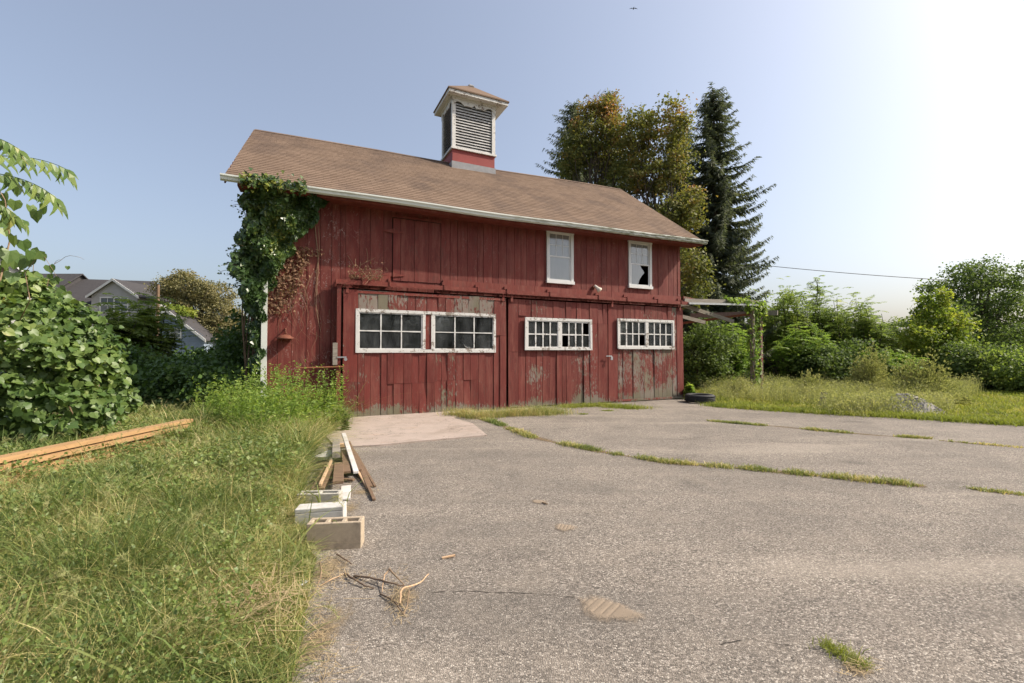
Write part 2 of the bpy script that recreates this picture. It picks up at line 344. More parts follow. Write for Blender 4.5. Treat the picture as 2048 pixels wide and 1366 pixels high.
class MB:
    def __init__(s): s.v = []; s.f = []
    def poly(s, vs, fs):
        b = len(s.v); s.v += [tuple(float(c) for c in p) for p in vs]; s.f += [tuple(b+i for i in f) for f in fs]; return s
    def box(s, x0, x1, y0, y1, z0, z1):
        return s.poly([(x0, y0, z0), (x1, y0, z0), (x1, y1, z0), (x0, y1, z0), (x0, y0, z1), (x1, y0, z1), (x1, y1, z1), (x0, y1, z1)],
                      [(3, 2, 1, 0), (4, 5, 6, 7), (0, 1, 5, 4), (1, 2, 6, 5), (2, 3, 7, 6), (3, 0, 4, 7)])
    def bar(s, a, b, w, h, up=(0, 0, 1)):       # rectangular bar between two points
        a = Vector(a); b = Vector(b); d = (b-a).normalized(); sd_ = d.cross(Vector(up))
        if sd_.length < 1e-4: sd_ = d.cross(Vector((1, 0, 0)))
        sd_.normalize(); u_ = sd_.cross(d).normalized()
        P = []
        for q in (a, b):
            for i, j in ((-1, -1), (1, -1), (1, 1), (-1, 1)): P.append(q+sd_*(i*w/2)+u_*(j*h/2))
        return s.poly(P, [(0, 1, 2, 3), (7, 6, 5, 4), (1, 0, 4, 5), (2, 1, 5, 6), (3, 2, 6, 7), (0, 3, 7, 4)])
    def tube(s, pts, rad, n=6, cap=True):
        pts = [Vector(p) for p in pts]; m = len(pts)
        if not hasattr(rad, '__len__'): rad = [rad]*m
        P = []; ref = Vector((.13, .97, .2))
        for i, p in enumerate(pts):
            d = (pts[min(i+1, m-1)]-pts[max(i-1, 0)])
            d = d.normalized() if d.length > 1e-9 else Vector((0, 0, 1))
            a = d.cross(ref)
            if a.length < 1e-3: a = d.cross(Vector((1, 0, 0)))
            a.normalize(); b = d.cross(a)
            for k in range(n):
                t = 2*math.pi*k/n; P.append(p+(a*math.cos(t)+b*math.sin(t))*rad[i])
        F = []
        for i in range(m-1):
            for k in range(n):
                F.append((i*n+k, i*n+(k+1) % n, (i+1)*n+(k+1) % n, (i+1)*n+k))
        if cap: F.append(tuple(range(n-1, -1, -1))); F.append(tuple((m-1)*n+k for k in range(n)))
        return s.poly(P, F)
    def lathe(s, prof, n=24, c=(0, 0, 0), axis='z', jit=None):
        P = []
        for r, z in prof:
            for k in range(n):
                t = 2*math.pi*k/n; x, y = r*math.cos(t), r*math.sin(t)
                P.append((c[0]+x, c[1]+y, c[2]+z) if axis == 'z' else (c[0]+x, c[1]+z, c[2]+y))
        F = [(i*n+k, i*n+(k+1) % n, (i+1)*n+(k+1) % n, (i+1)*n+k) for i in range(len(prof)-1) for k in range(n)]
        return s.poly(P, F)
    def build(s, name, mat, parent=None, smooth=False, origin=None):
        me = bpy.data.meshes.new(name); V = s.v
        if origin is not None: V = [(a-origin[0], b-origin[1], c-origin[2]) for a, b, c in V]
        me.from_pydata(V, [], s.f); me.update()
        if smooth: me.polygons.foreach_set('use_smooth', [True]*len(me.polygons))
        o = link(name, me, mat, parent)
        if origin is not None: o.location = tuple(origin)
        return o
def unit(a): return a/np.maximum(np.linalg.norm(a, axis=-1, keepdims=True), 1e-9)
def rdir(n): return unit(rng.normal(size=(n, 3)))

# leaf templates: columns = across, along, normal
T_DIAMOND = (np.array([[0, 0, 0], [-.5, .45, .10], [0, 1, -.06], [.5, .45, .10]]), np.array([[0, 3, 2], [0, 2, 1]]))
T_LANCE = (np.array([[0, 0, 0], [-.17, .4, .05], [0, 1, -.1], [.17, .4, .05]]), np.array([[0, 3, 2], [0, 2, 1]]))
T_NEEDLE = (np.array([[-.09, 0, 0], [.09, 0, 0], [.07, .6, .02], [0, 1, 0], [-.07, .6, .02]]), np.array([[0, 1, 2], [0, 2, 4], [4, 2, 3]]))
T_GRAPE = (np.array([[0, .06, 0], [.30, -.08, .03], [.50, .20, .09], [.47, .42, .06], [.40, .62, .04], [.23, .76, .0], [0, 1.02, -.10], [-.23, .76, .0], [-.40, .62, .04], [-.47, .42, .06], [-.50, .20, .09], [-.30, -.10, .03]]),
           np.array([[0, i, i+1] for i in range(1, 11)]))
T_IVY = (np.array([[0, 0, 0], [.45, .05, .06], [.30, .45, .02], [0, 1, -.08], [-.30, .45, .02], [-.45, .05, .06]]), np.array([[0, 1, 2], [0, 2, 3], [0, 3, 4], [0, 4, 5]]))
def leaves(tpl, pos, along, nrm, size, tone=None):
    tv, tf = tpl; n = len(pos); k = len(tv)
    along = unit(along); side = unit(np.cross(along, nrm)); nn = np.cross(side, along)
    size = np.broadcast_to(np.asarray(size, dtype=float), (n,))
    V = pos[:, None, :] + size[:, None, None]*(tv[None, :, 0:1]*side[:, None, :]+tv[None, :, 1:2]*along[:, None, :]+tv[None, :, 2:3]*nn[:, None, :])
    T = (tf[None]+(np.arange(n)*k)[:, None, None])
    if tone is None: tone = rng.random(n)
    return V.reshape(-1, 3), T.reshape(-1, 3), np.repeat(tone, k)
def join(parts):
    V = []; T = []; A = []; b = 0
    for v, t, a in parts: V.append(v); T.append(t+b); A.append(a); b += len(v)
    return np.concatenate(V), np.concatenate(T), np.concatenate(A)
def blades(P, L, w, bend, head=None, tone=None):
    n = len(P); P = np.asarray(P, float)
    if head is None: head = rng.random(n)*2*np.pi
    H = np.stack([np.cos(head), np.sin(head), np.zeros(n)], 1); Sd = np.stack([-np.sin(head), np.cos(head), np.zeros(n)], 1)
    # face the blade a random way round its own axis
    rot = rng.random(n)*np.pi; Sd = Sd*np.cos(rot)[:, None]+H*np.sin(rot)[:, None]
    V = []
    for t, wf in ((0, 1), (.4, .85), (.75, .55), (1, 0)):
        c = P+H*(L*bend*t*t)[:, None]+np.array([0, 0, 1.])*(L*(t-.42*bend*t*t))[:, None]
        if wf > 0: V += [c-Sd*(w*wf/2)[:, None], c+Sd*(w*wf/2)[:, None]]
        else: V.append(c)
    V = np.stack(V, 1); tf = np.array([[0, 1, 3], [0, 3, 2], [2, 3, 5], [2, 5, 4], [4, 5, 6]])
    T = tf[None]+(np.arange(n)*7)[:, None, None]
    if tone is None: tone = rng.random(n)
    return V.reshape(-1, 3), T.reshape(-1, 3), np.repeat(tone, 7)
def clump(P, s=1.0, seed=0):        # smooth 0..1 patchiness
    x, y = P[:, 0]*s, P[:, 1]*s
    return .5+.25*(np.sin(1.7*x+.8*y+seed)*np.cos(1.3*y-.6*x+2*seed)+np.sin(3.9*x-2.7*y+seed*3)*np.cos(3.1*y+2.2*x))
def inpoly(P, poly):
    x, y = P[:, 0], P[:, 1]; r = np.zeros(len(P), bool); n = len(poly)
    for i in range(n):
        x0, y0 = poly[i][:2]; x1, y1 = poly[(i+1) % n][:2]
        c = ((y0 > y) != (y1 > y)) & (x < (x1-x0)*(y-y0)/((y1-y0) if y1 != y0 else 1e-9)+x0); r ^= c
    return r
def scatter(poly, dens):
    pl = np.array([p[:2] for p in poly]); lo, hi = pl.min(0), pl.max(0)
    n = int(np.prod(hi-lo)*dens); P = lo+rng.random((n, 2))*(hi-lo); P = P[inpoly(P, pl)]
    return np.concatenate([P, np.zeros((len(P), 1))], 1)

# ================================================================== SETTING
def sheet(name, pts, z, mat, sub=1):
    m = MB(); m.poly([(p[0], p[1], z) for p in pts], [tuple(range(len(pts)))]); o = m.build(name, mat); return tag(o, kind='structure')
def big_ground():
    xs = np.concatenate([[-1500, -600, -250, -120], np.linspace(-60, 60, 61), [120, 250, 600, 1500]])
    X, Y = np.meshgrid(xs, xs+20); Z = np.zeros_like(X)
    r = np.hypot(X, Y-8); Z += np.clip((r-25)/60, 0, 1)*.4*np.sin(X*.11)*np.cos(Y*.09)
    Z -= np.clip((-X-14)/30, 0, 1)*1.0
    V = np.stack([X, Y, Z], 2).reshape(-1, 3); n = len(xs)
    i, j = np.meshgrid(np.arange(n-1), np.arange(n-1), indexing='ij'); a = (i*n+j).ravel()
    T = np.concatenate([np.stack([a, a+1, a+n+1], 1), np.stack([a, a+n+1, a+n], 1)])
    return tag(bulk('ground', V, T, M['ground'], smooth=True), kind='structure')
big_ground()
def wob(pts, step=.25, amp=.05):
    out = []
    for a, b in zip(pts[:-1], pts[1:]):
        a = np.array(a[:2]); b = np.array(b[:2]); L = np.linalg.norm(b-a); k = max(1, int(L/step))
        for i in range(k):
            p = a+(b-a)*i/k; out.append((p[0]+random.uniform(-amp, amp), p[1]+random.uniform(-amp, amp)))
    out.append(tuple(pts[-1][:2])); return out
LE = [(-.6, -6), (-.75, 1.2), gnd(590, 1366), gnd(612, 1250), gnd(625, 1120), gnd(600, 1000), gnd(612, 930), gnd(640, 885), gnd(690, 845)]   # left edge of the lot
RE = [B(10.5, .1, 0), gnd(1368, 797), gnd(1430, 813), gnd(1560, 822), gnd(1700, 830), gnd(1800, 835), gnd(1900, 842), gnd(2048, 851), (16.5, 7.6), (24, 3.0), (30, -6)]
lot = wob(LE, .2, .035) + [tuple(B(0, .1, 0)[:2])] + wob(RE, .25, .05)
sheet('asphalt_lot', lot, .004, M['asphalt'])
slab_pts = [gnd(640, 862), gnd(672, 898), gnd(760, 893), gnd(850, 884), gnd(920, 878), gnd(974, 873), gnd(962, 863), gnd(945, 849), gnd(905, 838), B(3.3, .1, 0), B(0, .1, 0)]
m = MB(); k = len(slab_pts); m.poly([(p[0], p[1], .03) for p in slab_pts]+[(p[0], p[1], -.05) for p in slab_pts], [tuple(range(k))]+[(i, i+k, (i+1) % k+k, (i+1) % k) for i in range(k)])
tag(m.build('concrete_apron', M['slab']), kind='structure')

# ================================================================== BARN
barn = empty('barn', BO, YAW, 'weathered red timber barn with brown shingle roof, gutter and white windows', 'barn')
RD, RU0, RU1, RZ = 3.7, -2.02, 10.95, 7.93      # ridge depth, roof ends, ridge height
EV, EZ = -.38, 5.04
def zwarp(u, s):
    t = min(max((u-3)/8, 0), 1); w = .08+(.12)*s
    return w*t*t*(3-2*t)-.03*s*math.exp(-((u-2)/2.5)**2)-.10*s*min(max((1.5-u)/3.5, 0), 1)
def roofp(u, s, lift=0.0):       # s: 0 eave .. 1 ridge
    u = u-.19*(1-s)*max(0.0, -u/2.02)
    return (u, EV+(RD-EV)*s, EZ+(RZ-EZ)*s+zwarp(u, s)+lift)
def board(u0, u1, z0, z1, v, th=.022, name='board', mat=None, parent=None, wear=.2, scars=0.0, ch=.004, tilt=.003):
    a = random.uniform(-tilt, tilt); b = random.uniform(-tilt, tilt); du = random.uniform(-.002, .002)
    P = []
    for z, e in ((z0, a), (z1, b)):
        P += [(u0+du, v+th+e, z), (u0+du, v+ch+e, z), (u0+ch+du, v+e, z), (u1-ch, v+e+b*.5, z), (u1, v+ch+e, z), (u1, v+th+e, z)]
    m = MB(); m.poly(P, [(i, (i+1) % 6, (i+1) % 6+6, i+6) for i in range(6)]+[(5, 4, 3, 2, 1, 0), (6, 7, 8, 9, 10, 11)])
    o = m.build(name, mat or M['red'], parent or barn); o['wear'] = wear; o['scars'] = scars; return o
def cols(a, b, w, j=.3):
    n = max(1, round((b-a)/w)); e = np.cumsum(1+rng.uniform(-j, j, n)); e = a+(b-a)*np.concatenate([[0], e/e[-1]]); return list(zip(e[:-1], e[1:]))
def panel_with_holes(name, u0, u1, z0, z1, v, th, holes, mat, parent):
    m = MB(); cuts = sorted({u0, u1}|{max(u0, min(u1, x)) for h in holes for x in h[:2]})
    for a, b in zip(cuts[:-1], cuts[1:]):
        if b-a < 1e-4: continue
        mid = (a+b)/2; hs = sorted([h for h in holes if h[0] < mid < h[1]], key=lambda h: h[2]); z = z0
        for h in hs:
            if h[2] > z: m.box(a, b, v, v+th, z, h[2])
            z = h[3]
        if z1 > z: m.box(a, b, v, v+th, z, z1)
    return m.build(name, mat, parent)

WV = .15; WU0, WU1 = -1.58, 10.5
UW = [(5.44, 6.33, 3.46, 4.99), (8.35, 9.27, 3.50, 5.0)]            # upstairs windows (outer frame)
HATCH = (1.165, 2.375, 3.23, 4.775)
fw = panel_with_holes('front_wall', WU0+.03, WU1-.03, .0, 5.0, WV+.026, .03, [(u0+.06, u1-.06, z0+.08, z1-.06) for u0, u1, z0, z1 in UW]+[(.3, 10.2, 0.0, 3.0)], M['dark'], barn)
# upstairs and left cladding
def wall_cols():
    e = [WU0]
    while e[-1] < WU1-.2:
        w = random.choice([.24, .27, .30, .31]) if e[-1] < 2 else random.choice([.17, .20, .24, .26, .28])
        e.append(e[-1]+w)
    e[-1] = WU1
    return e
edges = wall_cols()
for (a, b, _, _) in UW: edges += [a+.04, b-.04]
edges += [HATCH[0], HATCH[1], -.01]; edges = sorted(edges); ee = [edges[0]]
fixed = {a+.04 for a, b, _, _ in UW}|{b-.04 for a, b, _, _ in UW}|{HATCH[0], HATCH[1], -.01, WU0, WU1}
for x in edges[1:]:
    if x in fixed:
        while len(ee) > 1 and x-ee[-1] < .09 and ee[-1] not in fixed: ee.pop()
        ee.append(x)
    elif x-ee[-1] > .09: ee.append(x)
for a, b in zip(ee[:-1], ee[1:]):
    mid = (a+b)/2; g = .003; base = .02 if mid < -.0 else 3.0; sc = 1.0 if mid < .3 else .25
    wr = .12+.12*random.random()
    spans = [(base, 5.0)]
    for (u0, u1, z0, z1) in UW:
        if u0 < mid < u1: spans = [(base, z0+.04), (z1-.04, 5.0)]
    if HATCH[0] < mid < HATCH[1]: spans = [(base, HATCH[2]), (HATCH[3], 5.0)]
    for z0, z1 in spans: board(a+g, b-g, z0, z1, WV+random.uniform(-.003, .003), wear=wr, scars=sc)
# loft hatch
hatch = panel_with_holes('loft_hatch', HATCH[0]+.01, HATCH[1]-.01, HATCH[2], HATCH[3], WV+.002, .022, [], M['dark'], barn)
hb = [HATCH[0]+.012, 1.36, 1.70, 2.04, HATCH[1]-.012]
for a, b in zip(hb[:-1], hb[1:]): board(a+.003, b-.003, HATCH[2]+.01, HATCH[3]-.02, WV-.018, .02, parent=hatch, wear=.16)
board(HATCH[0]-.02, HATCH[1]+.02, HATCH[3], HATCH[3]+.06, WV-.03, .04, name='hatch_head', parent=barn, wear=.2)
for zc in (wl(785, 463, WV)[1], wl(785, 550, WV)[1]):
    m = MB(); c = HATCH[0]+.02; v = WV-.024
    P = [(c-.26, zc+.005), (c-.10, zc+.035), (c-.03, zc+.055), (c+.03, zc+.055), (c+.1, zc+.035), (c+.27, zc+.005), (c+.27, zc-.012), (c+.03, zc-.045), (c-.03, zc-.045), (c-.26, zc-.012)]
    n = len(P); m.poly([(x, v, z) for x, z in P]+[(x, v-.012, z) for x, z in P], [tuple(range(n-1, -1, -1))[::-1], tuple(range(n, 2*n))[::-1]]+[(i, (i+1) % n, (i+1) % n+n, i+n) for i in range(n)])
    m.tube([(c, v-.016, zc-.06), (c, v-.016, zc+.07)], .014, 6)
    o = m.build('strap_hinge', M['redtrim'], hatch); o['wear'] = .1
# floor, gable ends and back wall (dark inside)
MB().box(WU0, WU1, WV+.06, 7.2, -.02, .02).build('barn_floor', M['interior'], barn)
gh = lambda v: 5.0+max(0, (min(v, 2*RD-v)-0))*.705
for nm, uu in (('gable_wall', WU0), ('gable_wall', WU1-.06)):
    m = MB(); pr = [(WV+.06, 0), (7.25, 0), (7.25, 5.05), (RD, RZ-.14), (WV+.06, 5.2)]
    m.poly([(uu, v, z) for v, z in pr]+[(uu+.06, v, z) for v, z in pr], [(0, 1, 2, 3, 4), (9, 8, 7, 6, 5)]+[(i, i+5, (i+1) % 5+5, (i+1) % 5) for i in range(5)])
    o = m.build(nm, M['red'], barn); o['wear'] = .3; o['scars'] = 0.0
o = MB().box(WU0, WU1, 7.25, 7.3, 0, 5.05).build('back_wall', M['red'], barn); o['wear'] = .3; o['scars'] = 0.0
for uc in (WU0, WU1-.10):
    o = MB().box(uc-.005, uc+.105, WV-.012, WV+.012, .05, 5.0).build('corner_board', M['redtrim'], barn); o['wear'] = .2; o['scars'] = .6

# sliding doors -----------------------------------------------------
def sliding_door(u0, u1, z0, z1, v, win, low, wearf, joints, rail=False):
    d = panel_with_holes('sliding_door', u0+.01, u1-.01, z0+.02, z1-.01, v+.024, .02, [(win[0]+.05, win[1]-.05, win[2]+.05, win[3]-.05)], M['dark'], barn)
    def col(a, b, za, zb):
        z = za; js = sorted(j[2] for j in joints if j[0] < (a+b)/2 < j[1] and za+.1 < j[2] < zb-.1)
        for zz in js+[zb]:
            board(a+.003, b-.003, z, zz-.004, v+random.uniform(-.012, .006), parent=d, wear=wearf((a+b)/2, (z+zz)/2)+random.uniform(-.08, .08), tilt=.014); z = zz
    lo = lambda u: z0+low*(u-u0)/(u1-u0)+random.uniform(0, .02)
    for a, b in cols(u0, win[0]+.05, .24): col(a, b, lo(a), z1)
    for a, b in cols(win[1]-.05, u1, .22): col(a, b, lo(a), z1)
    for a, b in cols(win[0]+.05, win[1]-.05, .19, .28): col(a, b, lo(a), win[2]+.05)
    for a, b in cols(win[0]+.05, win[1]-.05, .22, .28): col(a, b, win[3]-.05, z1)
    return d
def muntin(a, b, w, v, parent, name='muntin', horiz=False, seg=9, th=.02):
    # (u,z) to (u,z), width wavers where putty and paint have crumbled
    m = MB(); P = []
    for i in range(seg+1):
        t = i/seg; u = a[0]+(b[0]-a[0])*t; z = a[1]+(b[1]-a[1])*t; ww = w*random.uniform(.42, .72); c = random.uniform(-.1, .1)*w
        for s in (-1, 1):
            for vv in (v, v+th):
                P.append((u+c, vv, z+s*ww) if horiz else (u+s*ww, vv, z+c))
    F = []
    for i in range(seg):
        q = i*4; F += [(q, q+4, q+6, q+2), (q+1, q+3, q+7, q+5), (q, q+1, q+5, q+4), (q+2, q+6, q+7, q+3)]
    m.poly(P, F); return m.build(name, M['white'], parent)
def mitre_frame(m, u0, u1, z0, z1, w, v0, v1, jitter=0.0):
    O_ = [(u0, z0), (u1, z0), (u1, z1), (u0, z1)]; I_ = [(u0+w, z0+w), (u1-w, z0+w), (u1-w, z1-w), (u0+w, z1-w)]
    for k in range(4):
        l = (k+1) % 4; e = .0015*(k % 2); q = [O_[k], O_[l], I_[l], I_[k]]
        P = [(u+random.uniform(-jitter, jitter), v0+e, z+random.uniform(-jitter, jitter)) for u, z in q]; P += [(a, v1, c) for a, _, c in P]
        m.poly(P, [(0, 1, 2, 3), (7, 6, 5, 4)]+[(i, i+4, (i+1) % 4+4, (i+1) % 4) for i in range(4)])
def glaze(par, u0, u1, z0, z1, nc, nr, v, mw, missing=(), skip=()):
    du, dz = (u1-u0)/nc, (z1-z0)/nr
    for i in range(1, nc): muntin((u0+i*du, z0), (u0+i*du, z1), mw, v, par, 'muntin')
    for j in range(1, nr): muntin((u0, z0+j*dz), (u1, z0+j*dz), mw*.9, v-.003, par, 'muntin', True, nc*3)
    for i in range(nc):
        for j in range(nr):
            if (i, j) in missing: continue
            a, b, c, d = u0+i*du+.004, u0+(i+1)*du-.004, z0+j*dz+.004, z0+(j+1)*dz-.004
            t = random.uniform(-.0025, .0025); t2 = random.uniform(-.0025, .0025)
            MB().poly([(a, v+.012+t, c), (b, v+.012-t, c), (b, v+.012-t+t2, d), (a, v+.012+t+t2, d), (a, v+.016+t, c), (b, v+.016-t, c), (b, v+.016-t+t2, d), (a, v+.016+t+t2, d)],
                      [(0, 1, 2, 3), (7, 6, 5, 4), (0, 4, 5, 1), (1, 5, 6, 2), (2, 6, 7, 3), (3, 7, 4, 0)]).build('pane', M['glass'], par)
def door_window(rect, sashes, mw, missing=(), lab=None, jit=.006):
    u0, u1, z0, z1 = rect; m = MB(); mitre_frame(m, u0, u1, z0, z1, .072, -.03, .012, jit)
    w = m.build('window', M['white'], barn)
    if lab: w['label'] = lab
    for k, (a, b, nc, nr) in enumerate(sashes):
        s = MB(); mitre_frame(s, a, b, z0+.062, z1-.062, .04, -.012, .016, .003); s.build('sash', M['white'], w)
        glaze(w, a+.036, b-.036, z0+.10, z1-.10, nc, nr, -.006, mw, [x[1:] for x in missing if x[0] == k])
    return w
D1 = (.045, 4.13, -.0, 2.95); W1 = (.32, 3.82, 1.50, 2.51)
D2 = (4.20, 7.47, .02, 2.945); W2 = (4.68, 6.88, 1.56, 2.45)
D3 = (7.49, 10.50, .03, 2.95); W3 = (7.80, 10.07, 1.61, 2.53)
def wr1(u, z):
    if z > 2.45: return .74+.22*math.sin(u*2.3)
    if z > 1.5: return .45 if u < .4 or u > 3.5 else .3
    return .42+.1*math.sin(u*3) if u > .4 else .6
def wr3(u, z):
    if z < 1.6: return .78 if u > 7.9 and u < 10.2 else .35
    return .46
sliding_door(*D1[:2], *D1[2:], 0.0, W1, .0, wr1, [(0, .5, .82), (1.05, 2.15, .76), (2.2, 3.3, .80), (3.5, 4.2, 1.95), (2.9, 3.2, .8)])
sliding_door(*D2[:2], *D2[2:], .045, W2, .0, lambda u, z: .36+.14*math.sin(u*4)+(.12 if z < 1.2 else 0), [(4.2, 4.45, 1.52), (6.8, 7.4, 2.35), (4.45, 4.75, 2.5)])
sliding_door(*D3[:2], *D3[2:], .03, W3, .0, wr3, [])
w1 = door_window(W1, [(.37, 1.88, 3, 2), (2.15, 3.77, 3, 2)], .026)
# red infill and white posts between the two sashes of the widest window
o = MB().box(1.945, 2.09, -.004, .02, W1[2]+.085, W1[3]-.085).build('infill_board', M['red'], w1); o['wear'] = .45; o['scars'] = 0.0
for a in (1.875, 2.09):
    MB().box(a, a+.07, -.026, .02, W1[2]+.08, W1[3]-.08).build('jamb', M['white'], w1)
w2 = door_window(W2, [(.07+W2[0], 5.74, 4, 2), (5.82, W2[1]-.07, 4, 2)], .034, [(1, 0, 0), (1, 3, 1)], jit=.014)
MB().box(5.725, 5.835, -.022, .012, W2[2]+.08, W2[3]-.08).build('mullion', M['white'], w2)
w3 = door_window(W3, [(.07+W3[0], 8.90, 4, 2), (8.97, W3[1]-.07, 4, 2)], .034, [(0, 3, 0)], jit=.008)
MB().box(8.88, 8.99, -.022, .012, W3[2]+.08, W3[3]-.08).build('mullion', M['white'], w3)
# crumpled plastic behind the lower middle pane
m = MB()
for k in range(5):
    a = (2.80+.03*k, .035+.01*k, 1.86-.02*k); b = (3.22-.02*k, .035, 1.62); pts = [(a[0]+(b[0]-a[0])*t, .03+.02*math.sin(5*t+k), a[2]+(b[2]-a[2])*t-.05*math.sin(math.pi*t)*(1+k*.3)) for t in np.linspace(0, 1, 8)]
    m.tube(pts, [.002+.006*math.sin(math.pi*t) for t in np.linspace(0, 1, 8)], 4)
m.build('torn_plastic', M['whiteboard'], w1)
# upstairs sash windows ----------------------------------------------
for k, (u0, u1, z0, z1) in enumerate(UW):
    m = MB(); t = .07
    m.box(u0, u0+t, WV-.045, WV+.03, z0+.09, z1-.07); m.box(u1-t-.02, u1, WV-.045, WV+.03, z0+.09, z1-.07); m.box(u0-.012, u1+.012, WV-.055, WV+.03, z1-.07, z1); m.box(u0-.015, u1+.015, WV-.075, WV+.03, z0, z0+.085)
    w = m.build('window', M['whitenew'], barn); w['label'] = ('upstairs sash window with whole panes', 'upstairs sash window with broken lower pane')[k]
    a, b = u0+t, u1-t-.02; zm = (z0+z1)/2+.0
    for (p, q, vv, nm) in ((zm-.02, z1-.075, WV-.008, 'upper_sash'), (z0+.09, zm+.025, WV-.03, 'lower_sash')):
        s = MB(); mitre_frame(s, a+.002, b-.002, p, q, .038, vv, vv+.022, 0); s.build(nm, M['whitenew'], w)
    # upper sash: one sheet with a thin 3 x 2 grille
    ga, gb, gz0, gz1 = a+.036, b-.036, zm+.018, z1-.113
    MB().box(ga, gb, WV+.004, WV+.008, gz0, gz1).build('pane', M['glassup'], w)
    for i in (1, 2): MB().box(ga+(gb-ga)*i/3-.006, ga+(gb-ga)*i/3+.006, WV-.002, WV+.002, gz0, gz1).build('grille_bar', M['whitenew'], w)
    MB().box(ga, gb, WV-.003, WV+.001, (gz0+gz1)/2-.007, (gz0+gz1)/2+.007).build('grille_bar', M['whitenew'], w)
    lz0, lz1 = z0+.126, zm-.011
    if k == 0: MB().box(ga, gb, WV-.02, WV-.016, lz0, lz1).build('pane', M['glassup'], w)
    else:
        W_ = gb-ga; H_ = lz1-lz0; f = lambda x, y: (ga+x*W_, lz0+y*H_)
        P = [f(0, 0), f(.40, 0), f(.42, .10), f(.47, .24), f(.58, .42), f(.76, .63), f(.66, .78), f(.56, .88), f(.53, 1), f(0, 1)]; n = len(P)
        MB().poly([(x, WV-.02, z) for x, z in P]+[(x, WV-.016, z) for x, z in P], [tuple(range(n)), tuple(range(2*n-1, n-1, -1))]+[(i, i+n, (i+1) % n+n, (i+1) % n) for i in range(n)]).build('broken_pane', M['glassup'], w)
# track, header boards, brackets ----------------------------------------
for a, b in ((.38, 1.12), (2.42, 10.5)):
    for c, d in cols(a, b, 2.6, .1): board(c+.002, d-.004, 3.13, 3.335, WV-.05, .045, name='header_board', mat=M['redtrim'], wear=.12)
rail = MB(); rail.box(-.12, 10.62, -.075, .05, 3.085, 3.155).build('door_track', M['redtrim'], barn)['wear'] = .15
MB().box(-.12, 10.6, -.075, -.068, 3.05, 3.087).build('track_lip', M['redtrim'], barn)['wear'] = .15
for px in (726, 780, 889, 956, 1014, 1100, 1197, 1254, 1315, 1362):
    u = wl(px, 585, -.05)[0]; m = MB(); m.box(u-.02, u+.02, -.08, WV-.052, 3.157, 3.18); m.box(u-.02, u+.02, .07, WV-.055, 3.187, 3.27); m.box(u-.018, u+.018, -.092, -.078, 3.06, 3.19)
    m.build('track_bracket', M['redtrim'], barn)['wear'] = .1
for u in (.13, 4.03, 4.28, 7.60, 10.32):
    m = MB(); m.box(u-.032, u+.032, -.032, -.008, 2.86, 3.04); m.tube([(u, -.045, 2.99), (u, -.005, 2.99)], .028, 8); m.build('door_hanger', M['redtrim'], barn)['wear'] = .2
o = MB().box(-.09, .0, -.03, WV-.02, .02, 3.06).build('door_post', M['red'], barn); o['wear'] = .3
MB().box(D3[0]+.2, D3[1]-.02, -.045, -.01, .03, .09).build('bottom_rail', M['redtrim'], barn)['wear'] = .3
MB().box(D1[0]+.25, D1[1]-.1, -.02, -.008, 2.87, 2.93).build('top_rail', M['redtrim'], barn)['wear'] = .5
# fittings -----------------------------------------------------------------
MB().box(-.17, -.07, -.05, -.032, 1.22, 1.72).build('latch_board', M['greywood'], barn)
MB().tube([(-.9, .05, 1.15), (.06, -.055, 1.18)], .022, 8).build('bar_rail', M['rust'], barn)
m = MB(); m.box(-.08, .12, -.062, -.052, 1.38, 1.41); m.tube([(.1, -.07, 1.345), (.1, -.1, 1.345)], .035, 10); m.build('hasp', M['metal'], barn)
m = MB(); m.box(7.36, 7.56, -.05, -.03, 1.38, 1.41); m.box(7.50, 7.57, -.08, -.05, 1.28, 1.38); m.build('padlock', M['metal'], barn)
# hooded yard lamp
u, z = wl(571, 672, WV); m = MB()
prof = [(.02, .0), (.09, -.02), (.16, -.07), (.175, -.10), (.165, -.10), (.08, -.035), (.0, -.02)]
m.lathe(prof, 20, (u, WV-.12, z+.03)); m.tube([(u, WV-.12, z+.02), (u, WV-.11, z+.14), (u, WV, z+.16)], .018, 8); m.build('hooded_lamp', M['lampred'], barn, True)
# twin floodlight
u, z = wl(1197, 578, -.1); h = MB(); h.tube([(u, WV, z+.08), (u, WV-.06, z+.08)], .06, 12); h.tube([(u, WV-.06, z+.09), (u+.02, WV-.14, z+.02)], .018, 8)
fl = h.build('floodlight', M['lampred'], barn, False); fl['label'] = 'small floodlight above the door track'
b = MB(); ax = Vector((.5, -.55, -.75)).normalized(); p0 = Vector((u-.03, WV-.1, z+.12)); pts = [p0+ax*t for t in (0, .05, .12, .2, .23)]; b.tube(pts, [.035, .04, .05, .085, .08], 12); b.build('lamp_bulb', M['lampwhite'], fl, True)
# downspout
m = MB(); a = -1.53
m.bar((a, .06, .42), (a, .06, 4.86), .11, .08, (0, 1, 0)); m.bar((a, .055, .44), (a+.03, -.04, .22), .11, .08, (0, 1, 0))
m.build('downspout', M['gutter'], barn)

